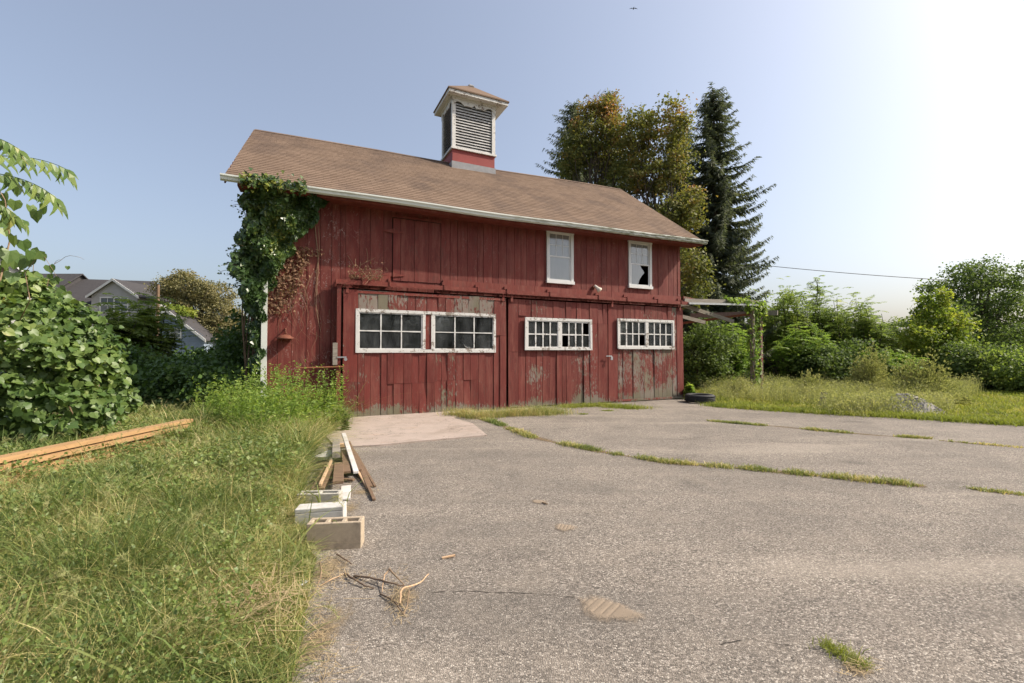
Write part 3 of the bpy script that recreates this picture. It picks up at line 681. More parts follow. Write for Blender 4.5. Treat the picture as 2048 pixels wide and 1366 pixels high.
# roof ----------------------------------------------------------------------
NU = 26; us = np.linspace(RU0, RU1, NU)
m = MB()
for k, uu in enumerate(us): m.v += [roofp(uu, 0), roofp(uu, 1), (uu, 2*RD-EV, EZ+zwarp(uu, 0)), roofp(uu, 0, -.06), roofp(uu, 1, -.08), (uu, 2*RD-EV, EZ-.06+zwarp(uu, 0))]
for k in range(NU-1):
    q = 6*k; r = q+6; m.f += [(q, r, r+1, q+1), (q+1, r+1, r+2, q+2), (q+3, q+4, r+4, r+3), (q+4, q+5, r+5, r+4), (q, q+3, r+3, r), (q+2, r+2, r+5, q+5)]
m.f += [(0, 1, 4, 3), (1, 2, 5, 4)]; q = 6*(NU-1); m.f += [(q+3, q+4, q+1, q), (q+4, q+5, q+2, q+1)]
roof = m.build('roof', M['shingle'], barn)
# shingle tabs: tilted thin slabs, courses overlapping
NROW = 34; L_s = 1.0/NROW; TW = .305
me0 = None; tabs = []
for r in range(NROW):
    off = (r % 2)*TW/2+random.uniform(-.015, .015); u = RU0-.02-off
    while u < RU1+.02:
        a, b = max(u, RU0-.03), min(u+TW-.004, RU1+.03); u += TW
        if b-a > .03: tabs.append((r, a, b))
def tab_verts(r, a, b):
    s0, s1 = r*L_s-.003, min((r+1)*L_s, 1); j = random.uniform(-.0015, .0015)
    P = [roofp(a, s0, .012), roofp(b, s0, .012), roofp(b, s1, .004), roofp(a, s1, .004), roofp(a, s0, .001), roofp(b, s0, .001)]
    P = [np.array(p) for p in P]; P[0][1] += j-.004; P[1][1] += j-.004; return P
order = sorted(tabs, key=lambda t: (np.linalg.norm(B(*roofp((t[1]+t[2])/2, t[0]*L_s))-CAM)))
big = [t for t in order if 0.02 < t[0]*L_s and t[2]-t[1] > .2][:295]; bigset = set(big)
TF = [(0, 1, 2, 3), (4, 5, 1, 0), (4, 0, 3), (5, 2, 1)]
proto = {}
for t in big:
    P = tab_verts(*t); c = P[4]; key = round(t[2]-t[1], 3), t[0] if t[1] > 3 else -1
    mm = MB(); mm.poly([p-c for p in P], TF); o = mm.build('shingle', M['shingle'], roof); o.location = tuple(c)
V = []; T = []; A = []; b0 = 0
for t in tabs:
    if t in bigset: continue
    V += tab_verts(*t); T += [(b0, b0+1, b0+2), (b0, b0+2, b0+3), (b0+4, b0+5, b0+1), (b0+4, b0+1, b0), (b0+4, b0, b0+3), (b0+5, b0+2, b0+1)]; A += [random.random()]*6; b0 += 6
tag(bulk('shingles', np.array(V), T, M['shingle'], roof, tone=A, smooth=False), kind='stuff')
m = MB()
for a, b in zip(us[:-1], us[1:]):
    for s in (-1, 1):
        p, q = roofp(a, 1, .02), roofp(b+.01, 1, .02); dv = .13
        m.poly([p, q, (q[0], q[1]+s*dv, q[2]-dv*.66), (p[0], p[1]+s*dv, p[2]-dv*.66)], [(0, 1, 2, 3)])
m.build('ridge_cap', M['shingle'], roof)
# fascia, soffit, rakes
m = MB()
for a, b in zip(us[:-1], us[1:]):
    za, zb = EZ+zwarp(a, 0), EZ+zwarp(b, 0)
    m.poly([(a, EV+.02, za-.17), (b, EV+.02, zb-.17), (b, EV+.02, zb-.005), (a, EV+.02, za-.005)], [(0, 1, 2, 3)])
    m.poly([(a, EV+.02, za-.17), (a, WV+.05, za-.12), (b, WV+.05, zb-.12), (b, EV+.02, zb-.17)], [(0, 1, 2, 3)])
o = m.build('soffit', M['redtrim'], barn); o['wear'] = .1; o['scars'] = 0.0
for uu in (RU0-.03, RU1+.005):
    m = MB()
    for s in (0, 1):
        ps = [roofp(uu, 0, -.01), roofp(uu, 1, -.01), roofp(uu, 1, -.16), roofp(uu, 0, -.16)]
        if s: ps = [(a, 2*RD-b, c) for a, b, c in ps]
        m.poly([(a, b, c) for a, b, c in ps]+[(a+.025, b, c) for a, b, c in ps], [(0, 1, 2, 3), (7, 6, 5, 4)]+[(i, i+4, (i+1) % 4+4, (i+1) % 4) for i in range(4)])
    o = m.build('rake_board', M['redtrim'], barn); o['wear'] = .2; o['scars'] = 0.0
# gutter: K profile swept along the eave
prof = [(0, .0), (0, -.10), (-.055, -.125), (-.10, -.10), (-.108, -.055), (-.132, -.03), (-.132, .0), (-.122, .004), (-.118, -.006), (-.09, -.045), (-.055, -.1), (-.008, -.09), (-.008, .0)]
m = MB(); gu = np.linspace(RU0-.28, RU1+.12, 30); n = len(prof)
for uu in gu:
    zz = EZ+zwarp(uu, 0)-.012+.008*math.sin(uu*1.3); m.v += [(uu, EV-.005+a, zz+c) for a, c in prof]
for k in range(len(gu)-1): m.f += [(k*n+i, (k+1)*n+i, (k+1)*n+(i+1) % n, k*n+(i+1) % n) for i in range(n)]
e = (len(gu)-1)*n; m.f += [tuple(range(7)), tuple(e+i for i in range(6, -1, -1))]
m.build('gutter', M['gutter'], barn)

# cupola ----------------------------------------------------------------------
CU0, CU1, CV0, CV1 = 3.64, 5.18, 3.18, 4.36; CZB, CZL, CZT = 8.20, 8.20, 9.90
m = MB(); m.box(CU0+.02, CU1-.02, CV0+.02, CV1-.02, 7.2, CZL-.01)
cup = m.build('cupola', M['redmetal'], barn)
cup['label'] = 'louvred rooftop cupola with hipped cap'
MB().box(CU0-.012, CU1+.012, CV0-.012, CV1+.012, 7.3, 7.78).build('flashing', M['flash'], cup)
MB().box(CU0-.035, CU1+.035, CV0-.035, CV1+.035, CZL-.01, CZL+.055).build('base_trim', M['whitec'], cup)
MB().box(CU0+.12, CU1-.12, CV0+.12, CV1-.12, CZL+.05, CZT).build('cupola_core', M['dark'], cup)
for x0 in (CU0, CU1-.12):
    for y0 in (CV0, CV1-.12):
        MB().box(x0, x0+.12, y0, y0+.12, CZL+.056, CZT-.0).build('corner_post', M['whitec'], cup)
NS = 17; zs = np.linspace(CZL+.10, CZT-.10, NS)
for z in zs:       # slats slope down and outwards
    for k in range(2):
        v = CV0+.02 if k == 0 else CV1-.02; s = 1 if k == 0 else -1
        MB().poly([(CU0+.12, v, z-.03), (CU1-.12, v, z-.03), (CU1-.12, v+s*.045, z+.052), (CU0+.12, v+s*.045, z+.052), (CU0+.12, v, z-.024), (CU1-.12, v, z-.024), (CU1-.12, v+s*.052, z+.055), (CU0+.12, v+s*.052, z+.055)],
                  [(0, 1, 2, 3), (7, 6, 5, 4), (0, 4, 5, 1), (1, 5, 6, 2), (3, 2, 6, 7), (0, 3, 7, 4)]).build('louvre_slat', M['slat'], cup)
    for k in range(2):
        uu = CU0+.02 if k == 0 else CU1-.02; s = 1 if k == 0 else -1
        MB().poly([(uu, CV0+.12, z-.03), (uu, CV1-.12, z-.03), (uu+s*.085, CV1-.12, z+.04), (uu+s*.085, CV0+.12, z+.04), (uu, CV0+.12, z-.024), (uu, CV1-.12, z-.024), (uu+s*.085, CV1-.12, z+.052), (uu+s*.085, CV0+.12, z+.052)],
                  [(0, 1, 2, 3), (7, 6, 5, 4), (0, 4, 5, 1), (1, 5, 6, 2), (3, 2, 6, 7), (0, 3, 7, 4)]).build('louvre_slat', M['slat'], cup)
def scallop(a, b, plane, axis):   # board with a scalloped lower edge: arch, small notch, arch
    n = 40; low = []
    for i in range(n+1):
        t = i/n; x = a+(b-a)*t; q = abs(t-.5)*2
        d = .27 if q > .96 else (.15+.02*math.sin(8*q) if q > .6 and False else 0)
        if q > .97: d = .30
        elif q > .42: d = .13+.14*abs((q-.70)/.28)**1.7
        elif q > .10: d = .24-.02*math.cos((q-.26)*9)
        else: d = .15+.08*q/.10
        low.append((x, CZT+.02-d))
    m = MB(); P = []
    for x, z in low: P += [(x, CZT+.02), (x, z)]
    k = len(P)
    f = (lambda x, z, e: (x, plane+e, z)) if axis == 'u' else (lambda x, z, e: (plane+e, x, z))
    e0, e1 = (-.012, .0)
    m.poly([f(x, z, e0) for x, z in P]+[f(x, z, e1+.012) for x, z in P], [(2*i, 2*i+1, 2*i+3, 2*i+2) for i in range(n)]+[(k+2*i, k+2*i+2, k+2*i+3, k+2*i+1) for i in range(n)]+[(2*i+1, k+2*i+1, k+2*i+3, 2*i+3) for i in range(n)])
    m.build('scalloped_frieze', M['whitec'], cup)
scallop(CU0-.01, CU1+.01, CV0-.003, 'u'); scallop(CU0-.01, CU1+.01, CV1+.003, 'u'); scallop(CV0+.0, CV1, CU0-.003, 'v'); scallop(CV0, CV1, CU1+.003, 'v')
KU0, KU1, KV0, KV1 = 3.42, 5.58, 2.90, 4.68; KZ = 10.06; AU, AV, AZ = (KU0+KU1)/2, (KV0+KV1)/2, 10.80
m = MB(); m.box(KU0+.03, KU1-.03, KV0+.03, KV1-.03, KZ-.14, KZ-.005); m.box(CU0-.05, CU1+.05, CV0-.05, CV1+.05, KZ-.2, KZ-.14); m.build('cornice', M['whitec'], cup)
m = MB(); m.poly([(KU0, KV0, KZ), (KU1, KV0, KZ), (KU1, KV1, KZ), (KU0, KV1, KZ), (AU-.02, AV, AZ), (AU+.02, AV, AZ), (KU0, KV0, KZ-.04), (KU1, KV0, KZ-.04), (KU1, KV1, KZ-.04), (KU0, KV1, KZ-.04)],
   [(0, 1, 5, 4), (1, 2, 5), (2, 3, 4, 5), (3, 0, 4), (6, 9, 8, 7), (0, 6, 7, 1), (1, 7, 8, 2), (2, 8, 9, 3), (3, 9, 6, 0)]); m.build('cupola_roof', M['shingle'], cup)
MB().box(AU-.10, AU+.10, AV-.10, AV+.10, AZ-.06, AZ-.02).poly([(AU-.1, AV-.1, AZ-.02), (AU+.1, AV-.1, AZ-.02), (AU+.1, AV+.1, AZ-.02), (AU-.1, AV+.1, AZ-.02), (AU, AV, AZ+.06)], [(0, 1, 4), (1, 2, 4), (2, 3, 4), (3, 0, 4)]).build('finial_cap', M['flash'], cup)

# ================================================================== LEAN-TO FRAME at the right
pg = empty('lean_to_frame', B(13.9, 0, 0), YAW, 'bare timber lean-to frame projecting from the right end of the red barn', 'wooden frame')
def PL(u, v, z): return (u-13.9, v, z)
m = MB(); m.bar(PL(10.52, -.01, 3.18), PL(14.15, -.01, 3.30), .06, .16); m.build('top_beam', M['greywood'], pg)
MB().bar(PL(10.62, -.09, 3.10), PL(14.0, -.09, 3.20), .07, .06).build('metal_track', M['metal'], pg)
MB().bar(PL(13.82, .0, -.05), PL(13.80, .0, 3.1), .13, .12).build('post', M['greywood'], pg)
o = MB().bar(PL(14.30, .05, -.05), PL(14.28, .05, 3.0), .12, .11).build('post', M['redtrim'], pg); o['wear'] = .8; o['scars'] = 0.0; o['label'] = 'faded red post'
MB().bar(PL(14.62, -.4, 2.92), PL(13.6, 2.6, 3.0), .07, .17).build('cross_beam', M['greywood'], pg)
def wp(px, py, v): u, z = wl(px, py, v); return PL(u, v, z)
MB().bar(wp(1360, 609, .3), wp(1467, 643, .3), .045, .13).build('rafter', M['greywood'], pg)
MB().bar(wp(1360, 632, .9), wp(1410, 645, .9), .045, .13).build('rafter', M['greywood'], pg)
m = MB(); m.bar(wp(1360, 649, 1.5), wp(1500, 630, .0), .07, .012); m.bar(wp(1360, 647, 1.5), wp(1500, 628, .0), .012, .08); m.build('steel_angle', M['rust'], pg)
o = MB().bar(wp(1366, 596, .1), wp(1410, 606, .2), .05, .12).build('ledger', M['redtrim'], pg); o['wear'] = .6
# creeper on the frame
def vine_thing(name, label, origin, Lparts, mat, stems=None, smat=None):
    o = empty(name, origin, 0, label, 'vine')
    V, T, A = join(Lparts); bulk('foliage', V-np.array(origin), T, mat, o, tone=A)
    if stems is not None:
        q = stems.build('stem', smat or M['twig'], o); q.location = tuple(-np.array(origin))
    return o
def box_leaves(n, fn, size, tpl, outward, droop=.6, tone=None):
    P = fn(n); a = unit(rng.normal(size=(n, 3))*.6+np.array([0, 0, -droop])); nn = unit(rng.normal(size=(n, 3))*.55+outward)
    return leaves(tpl, P, a, nn, size*rng.uniform(.6, 1.25, n), tone)
def fn_post(n):
    t = rng.random(n); z = 3.35*t; u = 13.9+rng.normal(size=n)*(.08+.14*t)+.25*rng.random(n)*(t > .75); v = rng.normal(size=n)*.09
    return np.array([B(a, b, c) for a, b, c in zip(u, v, z)])
def fn_beam(n):
    u = 14.4-2.0*rng.random(n)**1.6; v = rng.normal(size=n)*.08; z = 3.30+rng.normal(size=n)*.05-.35*rng.random(n)*(u > 13.5)
    return np.array([B(a, b, c) for a, b, c in zip(u, v, z)])
OUT = -VD+np.array([0, 0, .4])
st = MB()
for k in range(4): st.tube([B(13.82+.09*math.sin(z*3+k*2)+.0, .1*math.cos(z*2.5+k*1.6), z) for z in np.linspace(0, 3.1, 14)], .013, 5)
vine_thing('creeper', 'light green creeper climbing the posts of the bare timber lean-to frame', B(13.85, 0, 0), [box_leaves(1200, fn_post, .10, T_IVY, OUT), box_leaves(900, fn_beam, .11, T_IVY, OUT)], M['bushbright'], st)

# ================================================================== IVY on the barn's left corner
def prof_lerp(z, zs_, a): return np.interp(z, zs_, a)
zk = [0, .6, 1.4, 2.2, 2.8, 3.3, 3.8, 4.3, 4.7, 5.0, 5.12]
ul = [-1.9, -1.75, -1.72, -1.75, -1.95, -2.12, -2.05, -1.88, -1.95, -1.9, -1.7]
ur = [-1.3, -1.62, -1.60, -1.60, -1.50, -1.25, -1.02, -.66, -.44, -.30, -.9]
dp = [.5, .15, .15, .2, .30, .35, .38, .40, .50, .62, .62]
def fn_ivy(n):
    z = 5.12*rng.random(n)**.88; a = prof_lerp(z, zk, ul); b = prof_lerp(z, zk, ur); t = rng.random(n)
    wig = .07*np.sin(z*9)+.06*np.sin(z*17+1)
    u = a+wig*.8+(b-a-wig*.2)*t; d = prof_lerp(z, zk, dp)*(1-.55*np.clip(t, 0, 1))
    lump = .10*np.sin(u*7+z*5)+.08*np.sin(u*13-z*11)
    dd = np.clip(d+lump, .05, 1)*(1-.5*rng.random(n)**3)
    u = np.where(u < -1.58, u, u); v = np.where(u < -1.6, WV+.3-(dd+.3)*rng.random(n)**.6, WV-.02-dd)
    return np.stack([u, v, z], 1)@np.stack([UD, VD, [0, 0, 1]])+BO
n = 25000; Pi = fn_ivy(n); zt = np.clip(rng.random(n)*.75+.25*np.clip(np.sin(Pi[:, 2]*2.6+Pi[:, 0]*3), 0, 1)*rng.random(n), 0, 1)
a = unit(rng.normal(size=(n, 3))*.45+np.array([0, 0, -.9])+OUT*.2); nn = unit(rng.normal(size=(n, 3))*.42-VD*.9-UD*.2+np.array([0, 0, .35]))
ivp = [leaves(T_IVY, Pi, a, nn, .094*rng.uniform(.55, 1.2, n), zt)]
k_ = 420; Pg = np.array([B(a, b, c) for a, b, c in zip(rng.uniform(-1.95, -.75, k_), rng.uniform(-.62, -.42, k_), 4.98+.08*rng.normal(size=k_))]); ivp.append(leaves(T_IVY, Pg, unit(rng.normal(size=(k_, 3))*.5+OUT*.3+np.array([0, 0, -.7])), unit(rng.normal(size=(k_, 3))*.4+OUT+np.array([0, 0, .4])), .09*rng.uniform(.6, 1.2, k_)))
st = MB()
for k in range(16):      # long shoots sticking out against the sky
    z = random.uniform(2.6, 4.6); p = B(np.interp(z, zk, ul)+.15, random.uniform(-.2, .1), z); d = -UD*random.uniform(.2, .42)+np.array([0, 0, random.uniform(-.05, .35)])
    pts = [p+d*t+np.array([0, 0, -.12*t*t]) for t in np.linspace(0, 1, 6)]; st.tube(pts, .004, 4)
    q = np.array(pts)[rng.integers(1, 6, 10)]+rng.normal(size=(10, 3))*.03; ivp.append(leaves(T_IVY, q, rdir(10)+np.array([0, 0, -.5]), rdir(10), .05))
for k in range(9):
    st.tube([B(-1.9+.03*k+.05*math.sin(z*2+k), .15+.03*(k % 3), z) for z in np.linspace(0, 4.6, 16)], .016, 5)
vine_thing('ivy', 'thick dark green ivy hanging over the gutter and left corner of the barn', B(-1.7, 0, 0), ivp, M['ivy'], st, M['twigdark'])
# dead brown creeper hanging under the ivy and bare runners
def fn_dead(n):
    z = 2.35+1.5*rng.random(n); c = np.interp(z, [2.35, 3.2, 3.9], [-1.35, -1.05, -.75]); u = c+rng.normal(size=n)*.17; v = WV-.04-.08*rng.random(n)
    return np.stack([u, v, z], 1)@np.stack([UD, VD, [0, 0, 1]])+BO
def fn_dead2(n):
    u = .15+.75*rng.random(n); z = 3.2+np.abs(rng.normal(size=n))*.10+.3*(rng.random(n) > .85)*rng.random(n); v = -.02-.08*rng.random(n)
    return np.stack([u, v, z], 1)@np.stack([UD, VD, [0, 0, 1]])+BO
st = MB()
def runner(u, z, L, wv=.05, r=.006, lean=0.0):
    n = 12; ph = random.uniform(0, 6); st.tube([B(u+lean*t+wv*math.sin(t*7+ph)*(.3+t), WV-.018-.01*random.random(), z-L*t) for t in np.linspace(0, 1, n)], [r*(1-.6*t) for t in np.linspace(0, 1, n)], 4)
for k in range(14): runner(-1.45+.07*k, random.uniform(2.9, 3.9), random.uniform(.6, 1.5), .06, .004, random.uniform(-.2, .3))
runner(-.55, 4.35, 2.4, .05, .010, .12); runner(-.50, 4.35, 1.9, .06, .006, .05); runner(-.95, 4.0, 1.9, .09, .005); runner(.15, 3.75, .6, .06, .005, .25); runner(.55, 3.95, .8, .04, .004, .1); runner(.1, 3.2, 1.2, .05, .004, -.15)
for k in range(9): runner(random.uniform(-1.4, -.15), random.uniform(1.4, 2.6), random.uniform(.3, .9), .09, .0025, random.uniform(-.25, .3))
vine_thing('dead_creeper', 'dry brown creeper hanging below the dark ivy on the red boards', B(-1.1, WV, 0), [box_leaves(700, fn_dead, .055, T_IVY, OUT)], M['deadleaf'], st, M['twig'])
st = MB()
for k in range(26):
    p = fn_dead2(1)[0]; st.tube([p, p+rng.normal(size=3)*.09+np.array([0, 0, .05]), p+rng.normal(size=3)*.14], .0035, 4)
vine_thing('dried_vine_tangle', 'small tangle of dried vine lying on the left end of the door track', B(.4, 0, 3.2), [box_leaves(150, fn_dead2, .045, T_IVY, OUT)], M['deadleaf'], st, M['twig'])

# ================================================================== PLANT BUILDERS
def limb(m, a, b, r0, r1, sag=.0, n=7, jit=.04):
    a = np.array(a); b = np.array(b); L = np.linalg.norm(b-a); pts = []
    j = rng.normal(size=(n, 3))*jit*L; j[0] = 0; j[-1] = 0
    for i, t in enumerate(np.linspace(0, 1, n)): pts.append(a+(b-a)*t+j[i]+np.array([0, 0, sag*L*math.sin(math.pi*t)]))
    m.tube(pts, [r0+(r1-r0)*t for t in np.linspace(0, 1, n)], 6)
def crown(lobes, nclus, nleaf, csize, lsize, tpl=T_DIAMOND, up=.7, tone_top=0.0, shell=.55):
    """lobes: (cx,cy,cz,rx,ry,rz); returns leaves and cluster centres"""
    lobes = np.array(lobes, float); vol = lobes[:, 3]*lobes[:, 4]*lobes[:, 5]; w = vol**.67; w /= w.sum()
    k = rng.choice(len(lobes), nclus, p=w); d = rdir(nclus); rr = rng.uniform(shell**3, 1.15, nclus)**(1/3)
    C_ = lobes[k, :3]+d*lobes[k, 3:]*rr[:, None]
    cs = csize*rng.uniform(.6, 1.4, nclus); ct = rng.random(nclus)
    ci = np.repeat(np.arange(nclus), nleaf); n = len(ci)
    off = rng.normal(size=(n, 3))*np.array([.55, .55, .34]); P = C_[ci]+off*cs[ci][:, None]
    out = unit(P-lobes[k[ci], :3]); nrm = unit(rng.normal(size=(n, 3))*.55+out*.35+np.array([0, 0, up]))
    al = unit(rng.normal(size=(n, 3))*.7+out*.4+np.array([0, 0, -.35]))
    tone = np.clip(ct[ci]*.5+rng.random(n)*.5+tone_top*(P[:, 2]-P[:, 2].mean())/max(P[:, 2].std(), .1), 0, 1)
    return leaves(tpl, P, al, nrm, lsize*rng.uniform(.6, 1.3, n), tone), C_
def tree(name, label, base, trunk_h, lobes, nclus, nleaf, csize, lsize, mat, cat='tree', r=.2, tpl=T_DIAMOND, group=None, limbs=14, up=.7, tt=0.0, shell=.55, fork=0):
    base = np.array(base, float); o = empty(name, base, 0, label, cat, group); lobes = [(l[0], l[1], l[2], *l[3:]) for l in lobes]
    (V, T, A), C_ = crown(lobes, nclus, nleaf, csize, lsize, tpl, up, tt, shell); bulk('crown', V, T, mat, o, tone=A)
    m = MB(); top = np.array([0, 0, trunk_h]); limb(m, (0, 0, -.1), top, r, r*.55, 0, 8, .012)
    cc = np.mean(np.array(lobes)[:, :3], 0); limb(m, top, cc+np.array([0, 0, np.array(lobes)[:, 5].max()*.6]), r*.55, r*.1, 0, 6, .03)
    for q in C_[rng.choice(len(C_), min(limbs, len(C_)), replace=False)]:
        s = top*rng.uniform(.6, 1.0)+(cc-top)*rng.uniform(0, .3); limb(m, s, q, r*.28, r*.05, .06, 6, .03)
    m.build('trunk', M['bark'], o, True)
    return o
def fronds(P, D, L, npair, lw, mat_t=None, tone=None, droop=.35):
    """pinnate leaves: P base, D direction"""
    n = len(P); D = unit(D); up = np.array([0, 0, 1.]); side = unit(np.cross(D, up)+1e-6); parts = []
    if tone is None: tone = rng.random(n)
    for i in range(npair):
        t = (i+1)/(npair+.3); c = P+D*(L*t)[:, None]-up*(droop*L*t*t)[:, None]; ll = lw*L*(.75+.5*math.sin(math.pi*t))
        for s in (-1, 1):
            al = unit(side*s+D*.45-up*.25+rng.normal(size=(n, 3))*.12); parts.append(leaves(T_LANCE_W, c, al, unit(up+rng.normal(size=(n, 3))*.25-side*s*.3), ll, tone))
    parts.append(leaves(T_LANCE_W, P+D*(L*.97)[:, None]-up*(droop*L*.95)[:, None], D-up*.5, np.tile(up, (n, 1)), lw*L*.9, tone))
    return join(parts)
T_LANCE_W = (np.array([[0, 0, 0], [-.2, .35, .05], [0, 1, -.12], [.2, .35, .05]]), np.array([[0, 3, 2], [0, 2, 1]]))
def frond_shrub(name, label, base, h, rx, ry, nf, L, npair, lw, mat, group=None, cat='shrub', stems=7, extra=None):
    base = np.array(base, float); o = empty(name, base, 0, label, cat, group); parts = []; m = MB()
    tips = []
    for k in range(stems):
        a = random.uniform(0, 6.28); rr = math.sqrt(random.random()); hh = h*random.uniform(.6, 1.0)*(1-.25*rr); e = np.array([rx*rr*math.cos(a), ry*rr*math.sin(a), hh])
        st_ = e*np.array([.25, .25, 0]); limb(m, st_, e, .035, .01, 0, 6, .03)
        nk = nf//stems; t = rng.random(nk)**.55; c = st_+(e-st_)*t[:, None]+rng.normal(size=(nk, 3))*np.array([rx, ry, h])*.07
        d = unit(rng.normal(size=(nk, 3))*np.array([1, 1, .35])+np.array([0, 0, .35])); parts.append(fronds(c, d, L*rng.uniform(.6, 1.2, nk), npair, lw, tone=np.clip(rng.random(nk)*.5+.45*t*rng.random(nk), 0, 1)))
    V, T, A = join(parts); V[:, 2] = np.maximum(V[:, 2], .02); bulk('foliage', V, T, mat, o, tone=A); m.build('stem', M['bark'], o)
    return o
def spruce(label, base, H, Rb, seed, dens=1.0, first=1.2, group='spruces behind the barn', sh=1.0, lean=(0, 0)):
    rg = np.random.default_rng(seed); base = np.array(base, float); o = empty('spruce_tree', base, 0, label, 'tree', group)
    m = MB(); m.tube([(lean[0]*t, lean[1]*t, -.2+H*t) for t in np.linspace(0, 1, 9)], [.24*(1-t)+.015 for t in np.linspace(0, 1, 9)], 7); parts = []
    z = first
    while z < H-.25:
        t = z/H; nb = int(rg.integers(4, 7)); a0 = rg.random()*6.28
        for k in range(nb):
            a = a0+k*6.283/nb+rg.normal()*.25; L = Rb*(1-t)**.62*rg.uniform(.55, 1.08)*sh+.18
            if rg.random() < .07: L *= 1.18
            d = np.array([math.cos(a), math.sin(a), 0]); s0 = np.array([lean[0]*t, lean[1]*t, z+rg.normal()*.08]); ns = max(4, int(L/.11*dens)); tt = np.linspace(.08, 1, ns)
            rise = (.30*(t) -.18)                                        # upper branches point up, lower sag then lift at the tip
            c = s0+d*(L*tt)[:, None]+np.array([0, 0, 1.])*(L*(rise*tt-.28*np.sin(np.pi*tt*.8)*(1-t)+.14*tt**3))[:, None]
            m.tube([s0]+[c[i] for i in np.linspace(0, ns-1, 4).astype(int)], [.03, .022, .014, .008, .004], 4, False)
            reps = 5; cc = np.repeat(c, reps, 0); nn_ = len(cc); sd_ = np.array([-d[1], d[0], 0]); sg = rg.choice([-1, 1], nn_)
            tw = np.repeat(tt, reps); ln = (.14+.30*(1-tw)*min(1, L/2))*rg.uniform(.7, 1.4, nn_)
            al = unit(sd_*(sg*rg.uniform(.1, .9, nn_))[:, None]+d*.45+np.array([0, 0, -1])*(rg.uniform(.2, 1.5, nn_)*(1.05-.6*t))[:, None]+rg.normal(size=(nn_, 3))*.15)
            nr = unit(rg.normal(size=(nn_, 3))+np.array([0, 0, .8])); parts.append(leaves(T_NEEDLE, cc+rg.normal(size=(nn_, 3))*.03, al, nr, ln*1.15, np.clip(rg.random(nn_)*.6+.4*tw*rg.random(nn_), 0, 1)))
        z += rg.uniform(.16, .30)*(1.0 if t < .8 else .7)
    for k in range(14):
        parts.append(leaves(T_NEEDLE, np.tile([lean[0], lean[1], H-.3-.03*k], (3, 1)), rg.normal(size=(3, 3))*.5+np.array([0, 0, 1.]), rg.normal(size=(3, 3)), .28))
    V, T, A = join(parts); bulk('crown', V, T, M['spruce'], o, tone=A); m.build('trunk', M['bark'], o, True); return o
def at(px, Y, z=0.0): p = far(px, 700, Y); return np.array([p[0], Y, z])
def hz_(py, Y): return 1.5+(HZ-py)/FPX*Y

# ================================================================== TREES BEHIND
spruce('tall dark spruce with open tip, rightmost and tallest tree behind the barn', at(1432, 24), hz_(168, 24), 3.8, 3, 1.6)
spruce('bluish spruce at the left end of the tree clump, reaching out over the roof ridge', at(1150, 29), hz_(196, 29), 4.9, 5, 1.0)
spruce('dark spruce between the orange maple and the tallest spruce', at(1362, 28), hz_(225, 28), 4.4, 9, 1.0)
spruce('narrow spruce tip rising above the turning maple', at(1222, 31), hz_(172, 31), 2.8, 12, .8)
def mp(px, py, Y, r, ry=None, rz=None):   # lobe in place, radii in metres
    return (px, py, Y, r, ry or r, rz or r)
def lobes_at(base, L):
    out = []
    for px, py, Y, a, b, c in L: p = far(px, py, Y); out.append((p[0]-base[0], p[1]-base[1], p[2], a, b, c))
    return out
b1 = at(1318, 22)
tree('maple_tree', 'maple with yellow-green leaves turning orange at the top, directly behind the roof end', b1, 6.0,
     lobes_at(b1, [(1325, 255, 22, 1.25, 1.3, 1.3), (1270, 270, 22.5, 1.0, 1.2, 1.2), (1345, 330, 22, .9, 1.2, 1.0), (1290, 350, 22, 1.2, 1.3, 1.0), (1360, 430, 21, .9, 1.0, .9), (1385, 400, 21, .6, .7, .5), (1385, 530, 20, .55, .8, 1.0), (1395, 580, 20, .5, .8, .6), (1340, 430, 21, .8, 1, .8)]), 370, 50, .36, .118, M['maple'], r=.17, limbs=46, tt=.10, shell=.35)
b2 = at(1205, 24)
tree('maple_tree', 'maple with rusty orange upper leaves left of the yellow-green maple, behind the roof ridge', b2, 7.0,
     lobes_at(b2, [(1190, 250, 24, 1.3, 1.3, 1.1), (1165, 300, 24, 1.2, 1.2, 1.1), (1225, 300, 24, 1.3, 1.3, 1.3), (1215, 215, 24, .6, .6, .6), (1140, 330, 24, .7, .8, .6), (1250, 350, 23, 1.0, 1.0, 1.0), (1185, 225, 24, .6, .6, .5)]), 290, 50, .36, .118, M['maple'], r=.2, limbs=46, tt=.20, shell=.35)
m = MB()                                     # bare top twigs
for k in range(12):
    p = far(random.uniform(1170, 1200), 215, 24); q = far(random.uniform(1165, 1215), random.uniform(172, 200), 24); m.tube([p, (p+q)/2+rng.normal(size=3)*.1, q], [.02, .012, .005], 4)
tag(m.build('bare_branches', M['twig'], None, origin=None), 'bare twigs sticking out above the rusty maple crown', 'branches')
